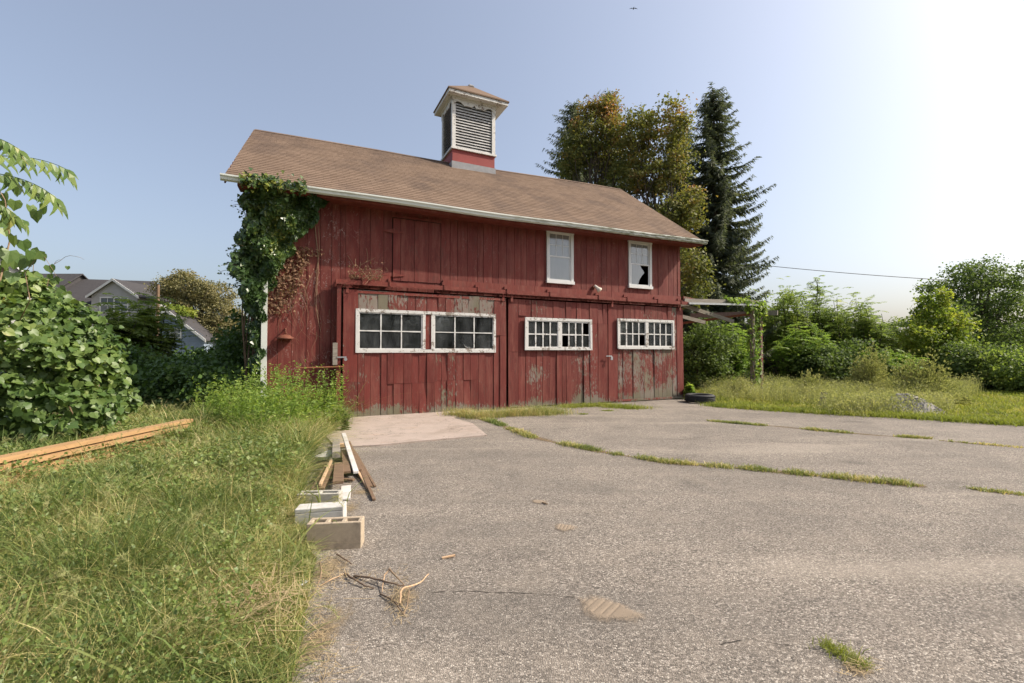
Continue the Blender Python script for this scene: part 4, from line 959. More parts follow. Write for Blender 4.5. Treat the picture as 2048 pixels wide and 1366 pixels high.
# right-hand hedgerow --------------------------------------------------------
HG = 'shrubs of the hedgerow right of the barn'
hedge = [ # px, Ypos, height px top, rx, kind, label
 (1395, 19, 640, 1.5, 'b', 'dense dark shrub just past the right corner of the barn'),
 (1450, 20, 655, 1.4, 'f', 'feathery bright shrub seen through the lean-to frame'),
 (1570, 22, 572, 1.7, 'f', 'feathery tall shrub right behind the creeper-covered post'),
 (1555, 24, 580, 1.0, 'b', 'round topped shrub behind the post of the lean-to, darker than its neighbours'),
 (1630, 23, 570, 1.6, 'f', 'ferny shrub with highest arching fronds right of the lean-to'),
 (1690, 22, 600, 1.6, 'f', 'ferny shrub in the middle of the hedgerow left of the upright sapling'),
 (1600, 19.5, 655, 1.5, 'd', 'low bright ferny shrub at the foot of the hedgerow beside the lean-to posts'),
 (1745, 21, 612, 1.1, 'u', 'upright sapling with willow-like leaves in the middle of the hedgerow'),
 (1790, 21.5, 655, 1.4, 'f', 'lower ferny shrub left of the yellow-green young tree'),
 (1680, 18.5, 690, 1.7, 'b', 'dark glossy shrub low in the middle of the hedgerow'),
 (1760, 18.5, 700, 1.4, 'd', 'low shrub behind the grey rubble mound'),
 (1950, 19, 690, 1.8, 'b', 'low spreading shrub under the dark locust tree'),
 (2030, 19, 715, 1.6, 'b', 'low dark shrub at the right edge under the locust'),
 (1590, 28, 600, 1.9, 'b', 'tall dark shrub filling in behind the ferny shrubs near the lean-to'),
 (1680, 28, 618, 2.0, 'b', 'tall dark shrub filling in behind the middle of the hedgerow'),
 (1775, 28, 640, 2.0, 'b', 'tall dark shrub behind the upright sapling'),
 (1830, 26, 640, 1.6, 'f', 'ferny shrub behind the yellow-green young tree'),
 (2090, 17, 700, 1.6, 'b', 'dark shrub cut by the right edge of the picture')]
for px, Y, py, rx, kd, lb in hedge:
    h = hz_(py, Y)*(1.17 if kd in 'fu' else 1.06); bs = at(px, Y)
    if kd in 'fd':
        frond_shrub('ferny_shrub', lb, bs, h, rx, 1.1, 1050, .46, 7, .27, M['bushbright'] if kd == 'd' or random.random() < .4 else M['bush'], HG, stems=19)
    elif kd == 'u':
        frond_shrub('sapling', lb, bs, h, .8, .8, 420, .40, 5, .38, M['bush'], HG, stems=9)
    else:
        L = [(0, 0, h*.35, rx, 1.2, h*.40), (rx*.4, 0, h*.62, rx*.6, 1.0, h*.36), (-rx*.45, .2, h*.58, rx*.6, 1.0, h*.33)]
        tree('leafy_shrub', lb, bs, h*.4, L, 150, 75, .34, .095, M['bush'] if random.random() < .5 else M['bushdark'], 'shrub', .06, group=HG, shell=.6)
by = at(1875, 20.5)
tree('young_tree', 'yellow-green young tree with large leaves in front of the dark locust tree', by, 2.2, lobes_at(by, [(1860, 635, 20.5, .8, .8, .6), (1895, 650, 20.5, .9, .8, .6), (1835, 670, 20, .7, .7, .5), (1900, 700, 20, .9, .8, .6), (1865, 600, 20.5, .45, .5, .5)]), 130, 46, .30, .125, M['yellowtree'], r=.07, shell=.3)
bl = at(1960, 26)
tree('locust_tree', 'large dark locust tree with layered airy crown at the right edge', bl, 3.6, lobes_at(bl, [(1960, 600, 26, 2.4, 2, 1.2), (1930, 560, 26, 1.2, 1.4, .9), (1990, 555, 26, 1.7, 1.4, .8), (2045, 610, 26, 1.9, 1.6, 1.2), (1890, 625, 25, 1.1, 1.3, .6), (1960, 670, 25, 2.2, 1.6, 1.0), (2060, 680, 25, 2, 1.6, 1.2), (1860, 575, 26, .55, .6, .3), (1975, 535, 26, .6, .6, .5)]), 560, 40, .42, .115, M['bushdark'], r=.18, limbs=50, shell=.3)
# far belt behind the hedgerow so no bare horizon shows
def belt(name, label, pts, h, n, mat, ls=.5, cs=1.6):
    L = []
    for a, b in zip(pts[:-1], pts[1:]):
        k = max(2, int(np.linalg.norm(np.array(b)-np.array(a))/4))
        for i in range(k):
            t = (i+random.random())/k; hh = h*random.uniform(.65, 1.1); L.append((a[0]+(b[0]-a[0])*t, a[1]+(b[1]-a[1])*t, hh*.45, 3.2, 2.2, hh*.52))
    (V, T, A), _ = crown(L, n, 26, cs, ls, T_DIAMOND, .5, 0, .6); V[:, 2] = np.maximum(V[:, 2], -1)
    return tag(bulk(name, V, T, mat, tone=A), label, 'trees', kind='stuff')
belt('far_wood', 'dark wood closing the view far behind the hedgerow', [(12, 40), (30, 38), (60, 30)], 4.2, 420, M['farwood'], .55, 1.3)
belt('far_wood', 'low dark wood beyond the houses on the left', [(-75, 62), (-40, 70), (-12, 60)], 2.5, 260, M['farwood'], .6, 1.3)
belt('wood_behind_viewer', 'line of trees across the field behind the viewer, seen mirrored in the barn windows', [(-60, -5), (-45, -38), (-10, -48), (25, -46), (58, -30), (72, -2), (70, 24)], 11, 1300, M['farwood'], .8, 2.2)

# ================================================================== LEFT BACKGROUND
def house(name, label, apex, g, r, hw, L, rz, ez, sid, over=.35, windows=(), zb=-1.0, trimw=.28):
    """apex: xy of the front gable centre; g: across the gable; r: along the ridge (away)"""
    g = np.array([g[0], g[1], 0.]); g /= np.linalg.norm(g); r = np.array([r[0], r[1], 0.]); r /= np.linalg.norm(r); a = np.array([apex[0], apex[1], 0.])
    o = empty(name, a, 0, label, 'house', 'houses beyond the thicket'); up = np.array([0, 0, 1.])
    def P(x, y, z): return g*x+r*y+up*z
    m = MB(); pr = [(-hw, zb), (hw, zb), (hw, ez), (0, rz-.12), (-hw, ez)]
    m.poly([P(x, 0, z) for x, z in pr]+[P(x, L, z) for x, z in pr], [(0, 1, 2, 3, 4), (9, 8, 7, 6, 5)]+[(i, i+5, (i+1) % 5+5, (i+1) % 5) for i in range(5)]); m.build('wall', sid, o)
    # lapped siding on the gable face
    c = MB(); z = max(zb+.2, ez-3.0); sl = (rz-.12-ez)/hw
    while z < rz-.3:
        w = hw if z < ez else max(0, (rz-.12-z)/sl)-.02
        if w > .05: c.poly([P(-w, -.005, z+.15), P(w, -.005, z+.15), P(w, -.04, z), P(-w, -.04, z)], [(0, 1, 2, 3)]).poly([P(-w, -.04, z), P(w, -.04, z), P(w, -.002, z-.001), P(-w, -.002, z-.001)], [(0, 1, 2, 3)])
        z += .16
    c.build('siding', sid, o)
    ov = over; s_ = (rz-ez)/hw; e = MB()
    for sg in (-1, 1):
        xe = sg*(hw+ov); zz = ez-s_*ov
        q = [P(0, -ov, rz), P(xe, -ov, zz), P(xe, L+ov, zz), P(0, L+ov, rz)]; e.poly(q+[p-up*.12 for p in q], [(0, 1, 2, 3), (7, 6, 5, 4), (0, 4, 5, 1), (1, 5, 6, 2), (2, 6, 7, 3), (3, 7, 4, 0)])
    e.build('roof', M['roofdark'], o)
    t = MB()
    for sg in (-1, 1):
        xe = sg*(hw+ov); zz = ez-s_*ov; q = [P(0, -ov-.03, rz+.02), P(xe, -ov-.03, zz+.02), P(xe, -ov-.03, zz-trimw), P(0, -ov-.03, rz-trimw)]; t.poly(q+[p+r*.06 for p in q], [(0, 1, 2, 3), (7, 6, 5, 4), (0, 4, 5, 1), (1, 5, 6, 2), (2, 6, 7, 3), (3, 7, 4, 0)])
    t.build('rake_trim', M['whitenew'], o)
    for (x0, x1, z0, z1, nc) in windows:
        f = MB(); y = -.09
        def bx(a_, b_, c_, d_, y0, y1): 
            q = [P(a_, y0, c_), P(b_, y0, c_), P(b_, y0, d_), P(a_, y0, d_), P(a_, y1, c_), P(b_, y1, c_), P(b_, y1, d_), P(a_, y1, d_)]; f.poly(q, [(0, 1, 2, 3), (7, 6, 5, 4), (0, 4, 5, 1), (1, 5, 6, 2), (2, 6, 7, 3), (3, 7, 4, 0)])
        tw = .12
        bx(x0-tw, x0, z0-tw, z1+tw, y, 0); bx(x1, x1+tw, z0-tw, z1+tw, y, 0); bx(x0, x1, z1, z1+tw, y, 0); bx(x0, x1, z0-tw, z0, y, 0); bx(x0, x1, (z0+z1)/2-.05, (z0+z1)/2+.05, y+.03, 0)
        for i in range(1, nc): x = x0+(x1-x0)*i/nc; wd = .14 if i*2 == nc and nc > 3 else .04; bx(x-wd/2, x+wd/2, z0, z1, y+.02, 0)
        w = f.build('window', M['whitenew'], o)
        MB().poly([P(x0, -.045, z0), P(x1, -.045, z0), P(x1, -.045, z1), P(x0, -.045, z1)], [(0, 1, 2, 3)]).build('pane', M['housewin'], w)
    return o
# blue-grey house
aC = far(336, 618, 45); hzC = aC[2]
house('house', 'blue-grey house gable with dark roof and one small grid window, right of the other houses', aC[:2], (.98, .1), (-.1, .98), 3.4, 8.5, hzC, hzC-2.75, M['sidingblue'], windows=[(.35, 1.2, hzC-2.8, hzC-2.05, 4)])
aD = far(408, 650, 51); house('house', 'low dark roofed wing stepping down at the right of the blue-grey house', aD[:2], (.98, .1), (-.1, .98), 2.2, 5.0, aD[2], aD[2]-1.7, M['sidingblue'])
# grey house: long roof with dormer gable
pB0, pB1 = far(130, 557, 52), far(312, 571, 54); zr = pB0[2]
hB = empty('house', (pB0[0], pB0[1], 0), 0, 'grey-sided house with long charcoal roof and a white-trimmed gable dormer', 'house', 'houses beyond the thicket')
q0 = np.array([0, 0, 0.]); q1 = np.array([pB1[0]-pB0[0], pB1[1]-pB0[1], 0]); rd = q1/np.linalg.norm(q1); fr_ = np.array([rd[1], -rd[0], 0]); up = np.array([0, 0, 1.])
z1_ = pB1[2]
def PB(s, f_, z): return rd*s+fr_*f_+up*z
LB = np.linalg.norm(q1); m = MB(); m.poly([PB(-.3, 0, zr), PB(LB, 0, zr), PB(LB+.5, 4.6, zr-3.3), PB(-.3, 4.6, zr-3.3), PB(LB, -4.6, zr-3.3), PB(-.3, -4.6, zr-3.3)], [(0, 3, 2, 1), (0, 1, 4, 5)])
m.poly([PB(-.3, 0, zr-.15), PB(LB, 0, zr-.15), PB(LB+.5, 4.6, zr-3.45), PB(-.3, 4.6, zr-3.45), PB(LB, -4.6, zr-3.45), PB(-.3, -4.6, zr-3.45)], [(0, 1, 2, 3), (0, 5, 4, 1)]); m.build('roof', M['roofdark'], hB)
m = MB(); m.poly([PB(0, 4.2, -1), PB(LB-.2, 4.2, -1), PB(LB-.2, 4.2, zr-3.2), PB(0, 4.2, zr-3.2), PB(0, -4.2, -1), PB(LB-.2, -4.2, -1), PB(LB-.2, -4.2, zr-3.2), PB(0, -4.2, zr-3.2)], [(0, 1, 2, 3), (5, 4, 7, 6), (1, 5, 6, 2), (4, 0, 3, 7)]); m.poly([PB(LB-.2, 4.2, zr-3.2), PB(LB-.2, -4.2, zr-3.2), PB(LB-.2, 0, zr-.2)], [(0, 1, 2)]); m.build('wall', M['siding'], hB)
aG = far(230, 560, 48.5); hg = house('house_gable', 'white-trimmed grey gable dormer with double window on the middle house', aG[:2], (1, .05), (-.05, 1), 2.35, 4.5, aG[2]+.12, aG[2]-1.55, M['siding'], windows=[(-1.35, 1.35, aG[2]-3.4, aG[2]-1.95, 4)], trimw=.25)
# fold the gable into the house it belongs to
hg.parent = hB; hg.location = tuple(np.array(hg.location)-np.array(hB.location))
for k in ('category', 'group'): del hg[k]
gm = None
for ch in list(hg.children):
    if ch.name.startswith('wall'): gm = ch
gm.parent = hB; gm.location = hg.location; gm.name = 'gable'; gm['label'] = 'grey gable with double window'
for ch in list(hg.children):
    if ch == gm: continue
    if ch.children:      # window with pane: bring it to the house
        ch.parent = hB; ch.location = gm.location
    else: ch.parent = gm
bpy.data.objects.remove(hg)
aA = far(-75, 450, 40); house('house', 'grey house with white rake boards at the left edge behind the vines', aA[:2], (.6, .8), (-.8, .6), 5.0, 10, aA[2], aA[2]-4.6, M['siding'], trimw=.35)
pS = far(60, 541, 50); hS = house('house', 'dark flat-topped roof between the left gable and the dormer house', pS[:2]+np.array([-1, 2]), (0, -1), (1, .0), 3, 4.6, pS[2], pS[2]-2.2, M['roofdark'])
# old spreading tree and yellow shrub
bo = at(395, 50, -.6)
tree('old_tree', 'broad olive-brown tree beyond the house roofs, left of the barn', bo, 5.5, lobes_at((bo[0], bo[1], 0), [(385, 565, 50, 2.6, 2.4, 1.3), (350, 570, 50, 1.6, 2, 1.2), (425, 580, 50, 2.0, 2, 1.3), (400, 610, 50, 3.0, 2.4, 1.6), (450, 625, 50, 1.8, 2, 1.3), (365, 545, 50, 1.4, 1.4, .6), (470, 660, 49, 1.6, 1.6, 1.4), (435, 650, 49, 2.2, 1.6, 1.4)]), 520, 60, .62, .17, M['oldtree'], r=.45, limbs=30, tt=-.05)
by2 = at(352, 47, -.5)
tree('yellow_shrub', 'small golden-yellow shrub top showing between the house roofs', by2, 3, lobes_at((by2[0], by2[1], 0), [(350, 612, 47, 1.2, 1, .5), (372, 616, 47, .9, 1, .4)]), 40, 40, .4, .22, M['yellowtree'], 'shrub', .1)
up_ = at(314, 43, -.8); tag(MB().tube([(0, 0, 0), (0, 0, hz_(569, 43)+.8)], [.16, .12], 8).build('utility_pole', M['pole'], None), 'plain brown utility pole rising behind the dormer house roof', 'pole').location = tuple(up_)
# thicket between the vine mound and the barn
TG = 'shrubs of the thicket between the vines and the barn'
thk = [(290, 14, 590, 1.25, 'f', 'tall frond-leaved shrub in front of the dormer house'), (250, 13, 608, .9, 'f', 'frond-leaved shrub close behind the vine mound'), (375, 12.5, 700, 1.1, 't', 'dark rounded shrub below the blue-grey house'), (440, 12.5, 703, 1.1, 't', 'dark rounded shrub left of the barn corner'),
       (495, 12.0, 610, .55, 't', 'upright dark shrub hugging the barn corner below the ivy'), (462, 14, 672, .6, 't', 'dark shrub standing behind the thicket near the ivy'), (330, 11, 722, 1.2, 't', 'low dark shrub in deep shade behind the lumber'), (410, 10.8, 715, 1.0, 't', 'low dark shrub in deep shade before the barn corner'), (480, 10.4, 725, .7, 't', 'low dark shrub beside the downspout'), (270, 11.5, 690, 1.1, 't', 'dark shrub right behind the grape mound')]
for px, Y, py, rx, kd, lb in thk:
    h = hz_(py, Y); bs = at(px, Y)
    if kd == 'f': frond_shrub('frond_shrub', lb, bs, h*1.1, rx*.72, .9, 900, .5, 8, .30, M['bush'], TG, stems=14)
    else: tree('thicket_shrub', lb, bs, h*.4, [(0, 0, h*.38, rx, 1.0, h*.42), (rx*.3, 0, h*.65, rx*.6, .8, h*.33), (-rx*.4, 0, h*.6, rx*.6, .8, h*.3)], 130, 44, .26, .085, M['thicket'], 'shrub', .04, group=TG, shell=.5)
# extra thicket far left behind the mound
for px, Y, py, rx, lb in ((150, 16, 668, 2.0, 'dark shrub hidden behind the grape mound'), (20, 16, 640, 2.2, 'dark shrub at the left edge behind the grape mound'), (215, 20, 668, 2.0, 'dark shrub further back beside the frond-leaved shrubs'), (400, 19, 703, 2.0, 'dark shrub further back below the blue-grey house'), (470, 18, 690, 1.6, 'dark shrub further back near the barn corner')):
    h = hz_(py, Y); tree('thicket_shrub', lb, at(px, Y), h*.4, [(0, 0, h*.45, rx, 1.3, h*.5)], 110, 40, .36, .13, M['thicket'], 'shrub', .05, group=TG)

# ================================================================== GRAPE MOUND
gmo = np.array([-7.4, 7.3, 0]); gv = empty('grape_vine_mound', gmo, 0, 'high mound of large-leaved grape vine at the left edge', 'vine')
ML = [(far(40, 720, 6.8), 1.35, 1.5, 1.12), (far(120, 735, 7.0), .95, 1.2, 1.0), (far(170, 770, 7.0), .62, .9, .80), (far(-90, 700, 6.5), 1.2, 1.5, 1.1), (far(190, 820, 7.1), .5, .7, .42), (far(100, 820, 6.6), .95, .8, .5), (far(95, 610, 7.0), .42, .6, .32), (far(150, 660, 7.0), .38, .6, .40), (far(222, 745, 7.2), .25, .4, .22), (far(60, 575, 6.9), .28, .4, .22), (far(185, 690, 6.9), .28, .4, .22), (far(240, 800, 7.3), .3, .4, .3), (far(0, 615, 6.8), .6, .8, .36)]
def mound(n, depth=.3):
    L = np.array([[c[0], c[1], c[2], a, b, d] for c, a, b, d in ML]); area = (L[:, 3]*L[:, 5]); k = rng.choice(len(L), n, p=area/area.sum())
    d = rdir(n); d[:, 1] = -np.abs(d[:, 1])*1.0+.25*(rng.random(n) < .2); d = unit(d)
    wv = 1+.10*np.sin(d[:, 0]*9+k)*np.sin(d[:, 2]*8)+.10*np.sin(d[:, 0]*15+d[:, 2]*12+k)
    P = L[k, :3]+d*L[k, 3:]*(wv*(1-depth*rng.random(n)**1.3))[:, None]; ok = P[:, 2] > .03
    # drop leaves deep inside other lobes
    for i in range(len(L)):
        q = (((P-L[i, :3])/L[i, 3:])**2).sum(1); ok &= (q > .55)
    return P[ok], d[ok]
P, d = mound(27000); n = len(P)
nrm = unit(d*.7+np.array([.25, -.35, .75])+rng.normal(size=(n, 3))*.75); al = unit(rng.normal(size=(n, 3))*.8+np.array([0, 0, -.8])+d*.3)
sz = .092*rng.uniform(.45, 1.4, n); tn = np.clip(.15+.75*rng.random(n)+.15*(P[:, 2]-1.2)/1.5, 0, .97); tn = np.where(rng.random(n) < .012, 1.0, tn)
dist = np.linalg.norm(P-CAM, axis=1); vis = (np.arctan2(P[:, 0], P[:, 1]) > -.86); score = np.where(vis, sz/dist, 0); idx = np.argsort(-score)
# keep the 295 largest facing the camera as single leaves
dd_ = ((CAM-P)/dist[:, None]*nrm).sum(1) > .2; idx = [i for i in idx if dd_[i]]; bigi = np.array(idx[:295]); rest = np.setdiff1d(np.arange(n), bigi)
V, T, A = leaves(T_GRAPE, P[rest], al[rest], nrm[rest], sz[rest], tn[rest]); tag(bulk('leaves', V-gmo, T, M['grape'], gv, tone=A), kind='stuff')
gl = []
for tval in (.15, .4, .6, .8, .95):
    me = bpy.data.meshes.new('leaf'); me.from_pydata([tuple(v) for v in T_GRAPE[0]], [], [tuple(map(int, f)) for f in T_GRAPE[1]]); me.materials.append(M['grape'])
    a_ = me.attributes.new('tone', 'FLOAT', 'POINT'); a_.data.foreach_set('value', np.full(12, tval, np.float32)); me.update(); gl.append(me)
def place_leaf(me, p, al_, nr_, s, parent, origin, name='leaf'):
    al_ = al_/np.linalg.norm(al_); sd_ = np.cross(al_, nr_); sd_ /= np.linalg.norm(sd_); nn_ = np.cross(sd_, al_)
    o = bpy.data.objects.new(name, me); COL.objects.link(o); o.parent = parent; p = p-origin
    o.matrix_local = Matrix(((sd_[0]*s, al_[0]*s, nn_[0]*s, p[0]), (sd_[1]*s, al_[1]*s, nn_[1]*s, p[1]), (sd_[2]*s, al_[2]*s, nn_[2]*s, p[2]), (0, 0, 0, 1))); return o
for i in bigi: place_leaf(gl[min(4, int(tn[i]*5))], P[i], al[i], nrm[i], sz[i], gv, gmo)
m = MB()
for k in range(18):
    p = P[rng.integers(n)]-gmo; limb(m, (p[0]*.6+rng.normal()*.3, .6, 0), p, .012, .004, .1, 7, .02)
for k in range(6):      # tendrils waving above the mound
    p = far(random.uniform(20, 160), random.uniform(520, 590), 6.6)-gmo; q = p+np.array([random.uniform(-.1, .45), random.uniform(-.2, .1), random.uniform(.15, .4)]); limb(m, p, q, .004, .0015, .25, 8, .012)
m.build('stem', M['twig'], gv)
# young shoots with leaves in the upper left
def shoot(name, label, pts, r, leafspec, mat, cat='vine'):
    org = np.array(pts[0]); org[2] = 0; o = empty(name, org, 0, label, cat); mm = MB(); mm.tube([p-org for p in pts], [r*(1-.7*i/(len(pts)-1)) for i in range(len(pts))], 6); mm.build('stem', M['twig'], o)
    for (p, al_, nr_, s, me) in leafspec: place_leaf(me, p, al_, nr_, s, o, org)
    return o
sp = [np.array([-5.3, 4.4, 0]), far(-60, 640, 4.6), far(0, 560, 4.7), far(20, 480, 4.8), far(10, 400, 4.8), far(-30, 330, 4.8)]; ls = []
for (px, py) in [(8, 385), (30, 400), (12, 425), (60, 410), (35, 440), (75, 420), (5, 455), (28, 470), (50, 450), (10, 495), (35, 510), (55, 520), (80, 500), (5, 530), (25, 545), (60, 500), (40, 370), (5, 350), (90, 410), (20, 500), (65, 385), (45, 480), (0, 440), (15, 520), (0, 400)]:
    p = far(px, py, 4.7+random.uniform(-.2, .3)); ls.append((p, np.array([random.uniform(-.5, .8), random.uniform(-.3, .3), -.7]), unit(np.array([.4, -.6, .7])+rng.normal(size=3)*.5), random.uniform(.10, .16), gl[random.randint(1, 4)]))
shoot('climbing_grape_shoot', 'upright grape shoot with lobed leaves against the sky at the left edge', sp, .012, ls, M['grape'])
sp2 = [far(40, 640, 6.0), far(60, 600, 5.6), far(50, 545, 5.6), far(70, 520, 5.6), far(88, 512, 5.6), far(115, 555, 5.6)]; ls = []
for (px, py, s) in [(62, 512, .14), (82, 508, .10), (98, 530, .11), (45, 520, .13), (108, 555, .10), (118, 575, .10), (30, 515, .15), (100, 548, .08), (135, 532, .05)]:
    ls.append((far(px, py, 5.6), np.array([random.uniform(-.2, .9), 0, -.6]), unit(np.array([.3, -.7, .6])+rng.normal(size=3)*.35), s, gl[random.randint(2, 4)]))
shoot('grape_tendril_shoot', 'thin grape shoot arching out over the mound in front of the gable roof', sp2, .006, ls, M['grape'])
# tree-of-heaven sprays
me_a = []
TA = (np.array([[0, 0, 0], [-.10, .15, .03], [-.13, .40, .05], [-.06, .75, 0], [0, 1, -.12], [.06, .75, 0], [.13, .40, .05], [.10, .15, .03]]), [(0, 7, 6, 1), (1, 6, 2), (2, 6, 5, 3), (3, 5, 4)])
for tval in (.2, .5, .8):
    me = bpy.data.meshes.new('leaflet'); me.from_pydata([tuple(v) for v in TA[0]], [], TA[1]); me.materials.append(M['grape']); a_ = me.attributes.new('tone', 'FLOAT', 'POINT'); a_.data.foreach_set('value', np.full(8, tval, np.float32)); me.update(); me_a.append(me)
hv = np.array([-5.35, 3.9, 0]); th_ = empty('tree_of_heaven', hv, 0, 'sapling with long drooping pinnate sprays reaching in at the upper left', 'tree')
m = MB(); m.tube([(0, 0, 0), (-.05, 0, 1.8), (.05, 0, 3.1), (.1, 0, 4.0)], [.04, .032, .02, .008], 8); m.build('trunk', M['bark'], th_)
for (a, b, c, Y) in (((-150, 330), (40, 290), (132, 338), 4.1), ((-150, 350), (30, 325), (112, 396), 4.0), ((-150, 300), (-40, 240), (40, 300), 3.9), ((-140, 420), (-30, 370), (30, 430), 4.2)):
    A_, B_, C_ = far(*a, Y)-hv, far(*b, Y)-hv, far(*c, Y)-hv; pts = [A_*(1-t)**2+2*B_*t*(1-t)+C_*t*t for t in np.linspace(0, 1, 14)]
    fr = MB(); fr.tube(pts, [.007*(1-.7*t) for t in np.linspace(0, 1, 14)], 5); f_o = fr.build('leaf_stalk', M['weed'], th_)
    for i in range(2, 14):
        t_ = pts[i]-pts[i-1]; t_ /= np.linalg.norm(t_)
        for s in (-1, 1):
            al_ = t_*.45+np.array([0, .55*s, 0])+np.array([0, 0, -.85]); place_leaf(random.choice(me_a), pts[i]+hv, al_+rng.normal(size=3)*.08, unit(np.array([.2, -.5*s, .8])), random.uniform(.17, .23), f_o, hv)
    place_leaf(me_a[1], pts[-1]+hv, pts[-1]-pts[-2]+np.array([0, 0, -.02]), np.array([0, -.5, .8]), .15, f_o, hv)

# ================================================================== OVERHEAD WIRE and bird
wA, wB = far(1380, 515, 34), far(2300, 578, 26); m = MB(); m.tube([wA+(wB-wA)*t-np.array([0, 0, .35*math.sin(math.pi*t)]) for t in np.linspace(0, 1, 24)], .022, 5)
tag(m.build('overhead_cable', M['wire']), 'thin black overhead cable crossing the sky at the right', 'cable')
bp = far(1267, 17, 40); m = MB(); m.poly([(0, 0, 0), (.18, .1, .06), (.42, .05, -.02), (.16, -.05, .03), (-.18, .1, .07), (-.40, .05, .0), (-.16, -.05, .03)], [(0, 1, 2, 3), (0, 6, 5, 4), ]); m.tube([(0, .16, 0), (0, .05, 0), (0, -.12, 0), (0, -.2, 0)], [.01, .05, .04, .01], 6)
o = m.build('bird', M['wire']); o.location = tuple(bp); tag(o, 'tiny dark bird flying high above the trees', 'bird')

# ================================================================== GRASSES
left_field = [gnd(590, 1366), gnd(612, 1250), gnd(625, 1120), gnd(605, 1000), gnd(612, 930), gnd(640, 885), gnd(690, 845), B(0, .0, 0), B(-1.6, .1, 0), (-6.0, 11.5, 0), (-12, 11.5, 0), (-12, 4, 0), (-4.5, .9, 0), (-.9, .9, 0)]
P = scatter(left_field, 9000); dist = np.hypot(P[:, 0], P[:, 1]); ang = np.arctan2(P[:, 0], P[:, 1])
keep = (rng.random(len(P)) < np.clip(3.6/dist, .14, 1)**1.15) & (ang > -.90) & (P[:, 1] > 1.3); P = P[keep]; dist = dist[keep]
cl = clump(P, 1.0, 1.3); cl2 = clump(P, 2.7, 4)
edge_ = np.clip((-1.15-.22*P[:, 1]*.55-P[:, 0])/.6, 0.0, 1); rise = np.exp(-((P[:, 0]+4.3)**2/4.5+(P[:, 1]-8.3)**2/5.0)); hgt = (.11+.30*cl+.16*cl2)*(1+.35*rise)*(.30+.70*np.clip(edge_, 0, 1))
L = hgt*rng.uniform(.6, 1.5, len(P)); keep = rng.random(len(P)) < (.35+.65*cl2+.2); P, L, cl, cl2, dist = P[keep], L[keep], cl[keep], cl2[keep], dist[keep]
w = .0042*np.maximum(1, dist/4.2)*rng.uniform(.45, 2.1, len(P)); bendf = rng.uniform(.2, 1.9, len(P)); tn = np.clip(rng.random(len(P))**1.3*.72+.22*(1-cl)*rng.random(len(P)), 0, 1); sp_ = clump(P, 1.9, 6.5); tn = np.clip(tn+.42*(sp_-.42), 0, 1); tn = np.where(rng.random(len(P)) < .10, .97, tn)
V, T, A = blades(P, L, w, bendf, tone=tn)
tag(bulk('tall_grass', V, T, M['grass'], tone=A), 'tangled tall green grass filling the left foreground', 'grass', kind='stuff')
# small-leaved bedstraw and clover tangled through the grass
P = scatter(left_field, 200); ang = np.arctan2(P[:, 0], P[:, 1]); dd2 = np.hypot(P[:, 0], P[:, 1]); P = P[(ang > -.88) & (P[:, 1] > 1.5) & (rng.random(len(P)) < np.clip(5/dd2, .35, 1)) & (clump(P, 1.5, 8.1)+.25*rng.random(len(P)) > .42) & (P[:, 0] < np.minimum(-1.22, -.19-.46*P[:, 1]))]; n = len(P); dd2 = np.hypot(P[:, 0], P[:, 1]); parts = []; hb = (.16+.24*clump(P, 1.0, 1.3)); sz_ = .017*np.maximum(1, dd2/4)
for i in range(16):
    c = P+np.stack([rng.normal(size=n)*.05, rng.normal(size=n)*.05, hb*rng.uniform(.35, 1.25, n)], 1); parts.append(leaves(T_LANCE_W if i % 2 else T_DIAMOND, c, rdir(n), rdir(n)+np.array([0, 0, .8]), sz_*rng.uniform(.6, 1.7, n), np.clip(rng.random(n)*.9, 0, 1)))
V, T, A = join(parts); tag(bulk('ground_weeds', V, T, M['weed'], tone=A), 'small-leaved weeds tangled through the grass of the left foreground', 'weeds', kind='stuff')
# tall mixed weeds banked up against the barn corner
tw_ = np.concatenate([scatter([gnd(690, 850), gnd(560, 850), gnd(440, 850), gnd(380, 872), gnd(480, 905), gnd(590, 890), gnd(655, 870)], 75)]); parts = []; n = len(tw_); Hh = rng.uniform(.5, 1.2, n)*(.55+.6*np.exp(-((tw_[:, 0]+4.2)**2)/3)); ln_ = rng.normal(size=(n, 2))*.12
for i in range(34):
    hh = rng.random(n)**.8; c = tw_+np.stack([ln_[:, 0]*hh, ln_[:, 1]*hh, Hh*hh], 1); parts.append(leaves(T_LANCE_W, c, rdir(n)*np.array([1, 1, .5])+np.array([0, 0, .35]), rdir(n)+np.array([0, 0, .6]), rng.uniform(.045, .12, n)*(1.15-.6*hh), np.clip(.25+.7*rng.random(n), 0, 1)))
parts.append(blades(np.repeat(tw_, 3, 0)+rng.normal(size=(n*3, 3))*np.array([.1, .1, 0]), np.repeat(Hh, 3)*rng.uniform(.6, 1.1, n*3), np.full(n*3, .008), rng.uniform(.3, 1.4, n*3)))
V, T, A = join(parts); tag(bulk('tall_weeds', V, T, M['bushbright'], tone=A), 'thigh-high mixed weeds banked against the left corner of the barn', 'weeds', kind='stuff')
# long dry culms criss-crossing over the grass
P = scatter(left_field, 620); ang = np.arctan2(P[:, 0], P[:, 1]); dd2 = np.hypot(P[:, 0], P[:, 1]); P = P[(ang > -.88) & (P[:, 1] > 1.5) & (rng.random(len(P)) < np.clip(4.5/dd2, .25, 1)) & (P[:, 0] < -1.25-.16*P[:, 1])]; n = len(P); dd2 = np.hypot(P[:, 0], P[:, 1])
V, T, A = blades(P, rng.uniform(.25, .62, n), .0028*np.maximum(1, dd2/3.5)*rng.uniform(.7, 1.5, n), rng.uniform(.4, 1.7, n), tone=rng.uniform(.55, 1.0, n)); tag(bulk('dry_stalks', V, T, M['grass'], tone=A), 'straw-coloured stalks criss-crossing above the tall green grass', 'grass', kind='stuff')
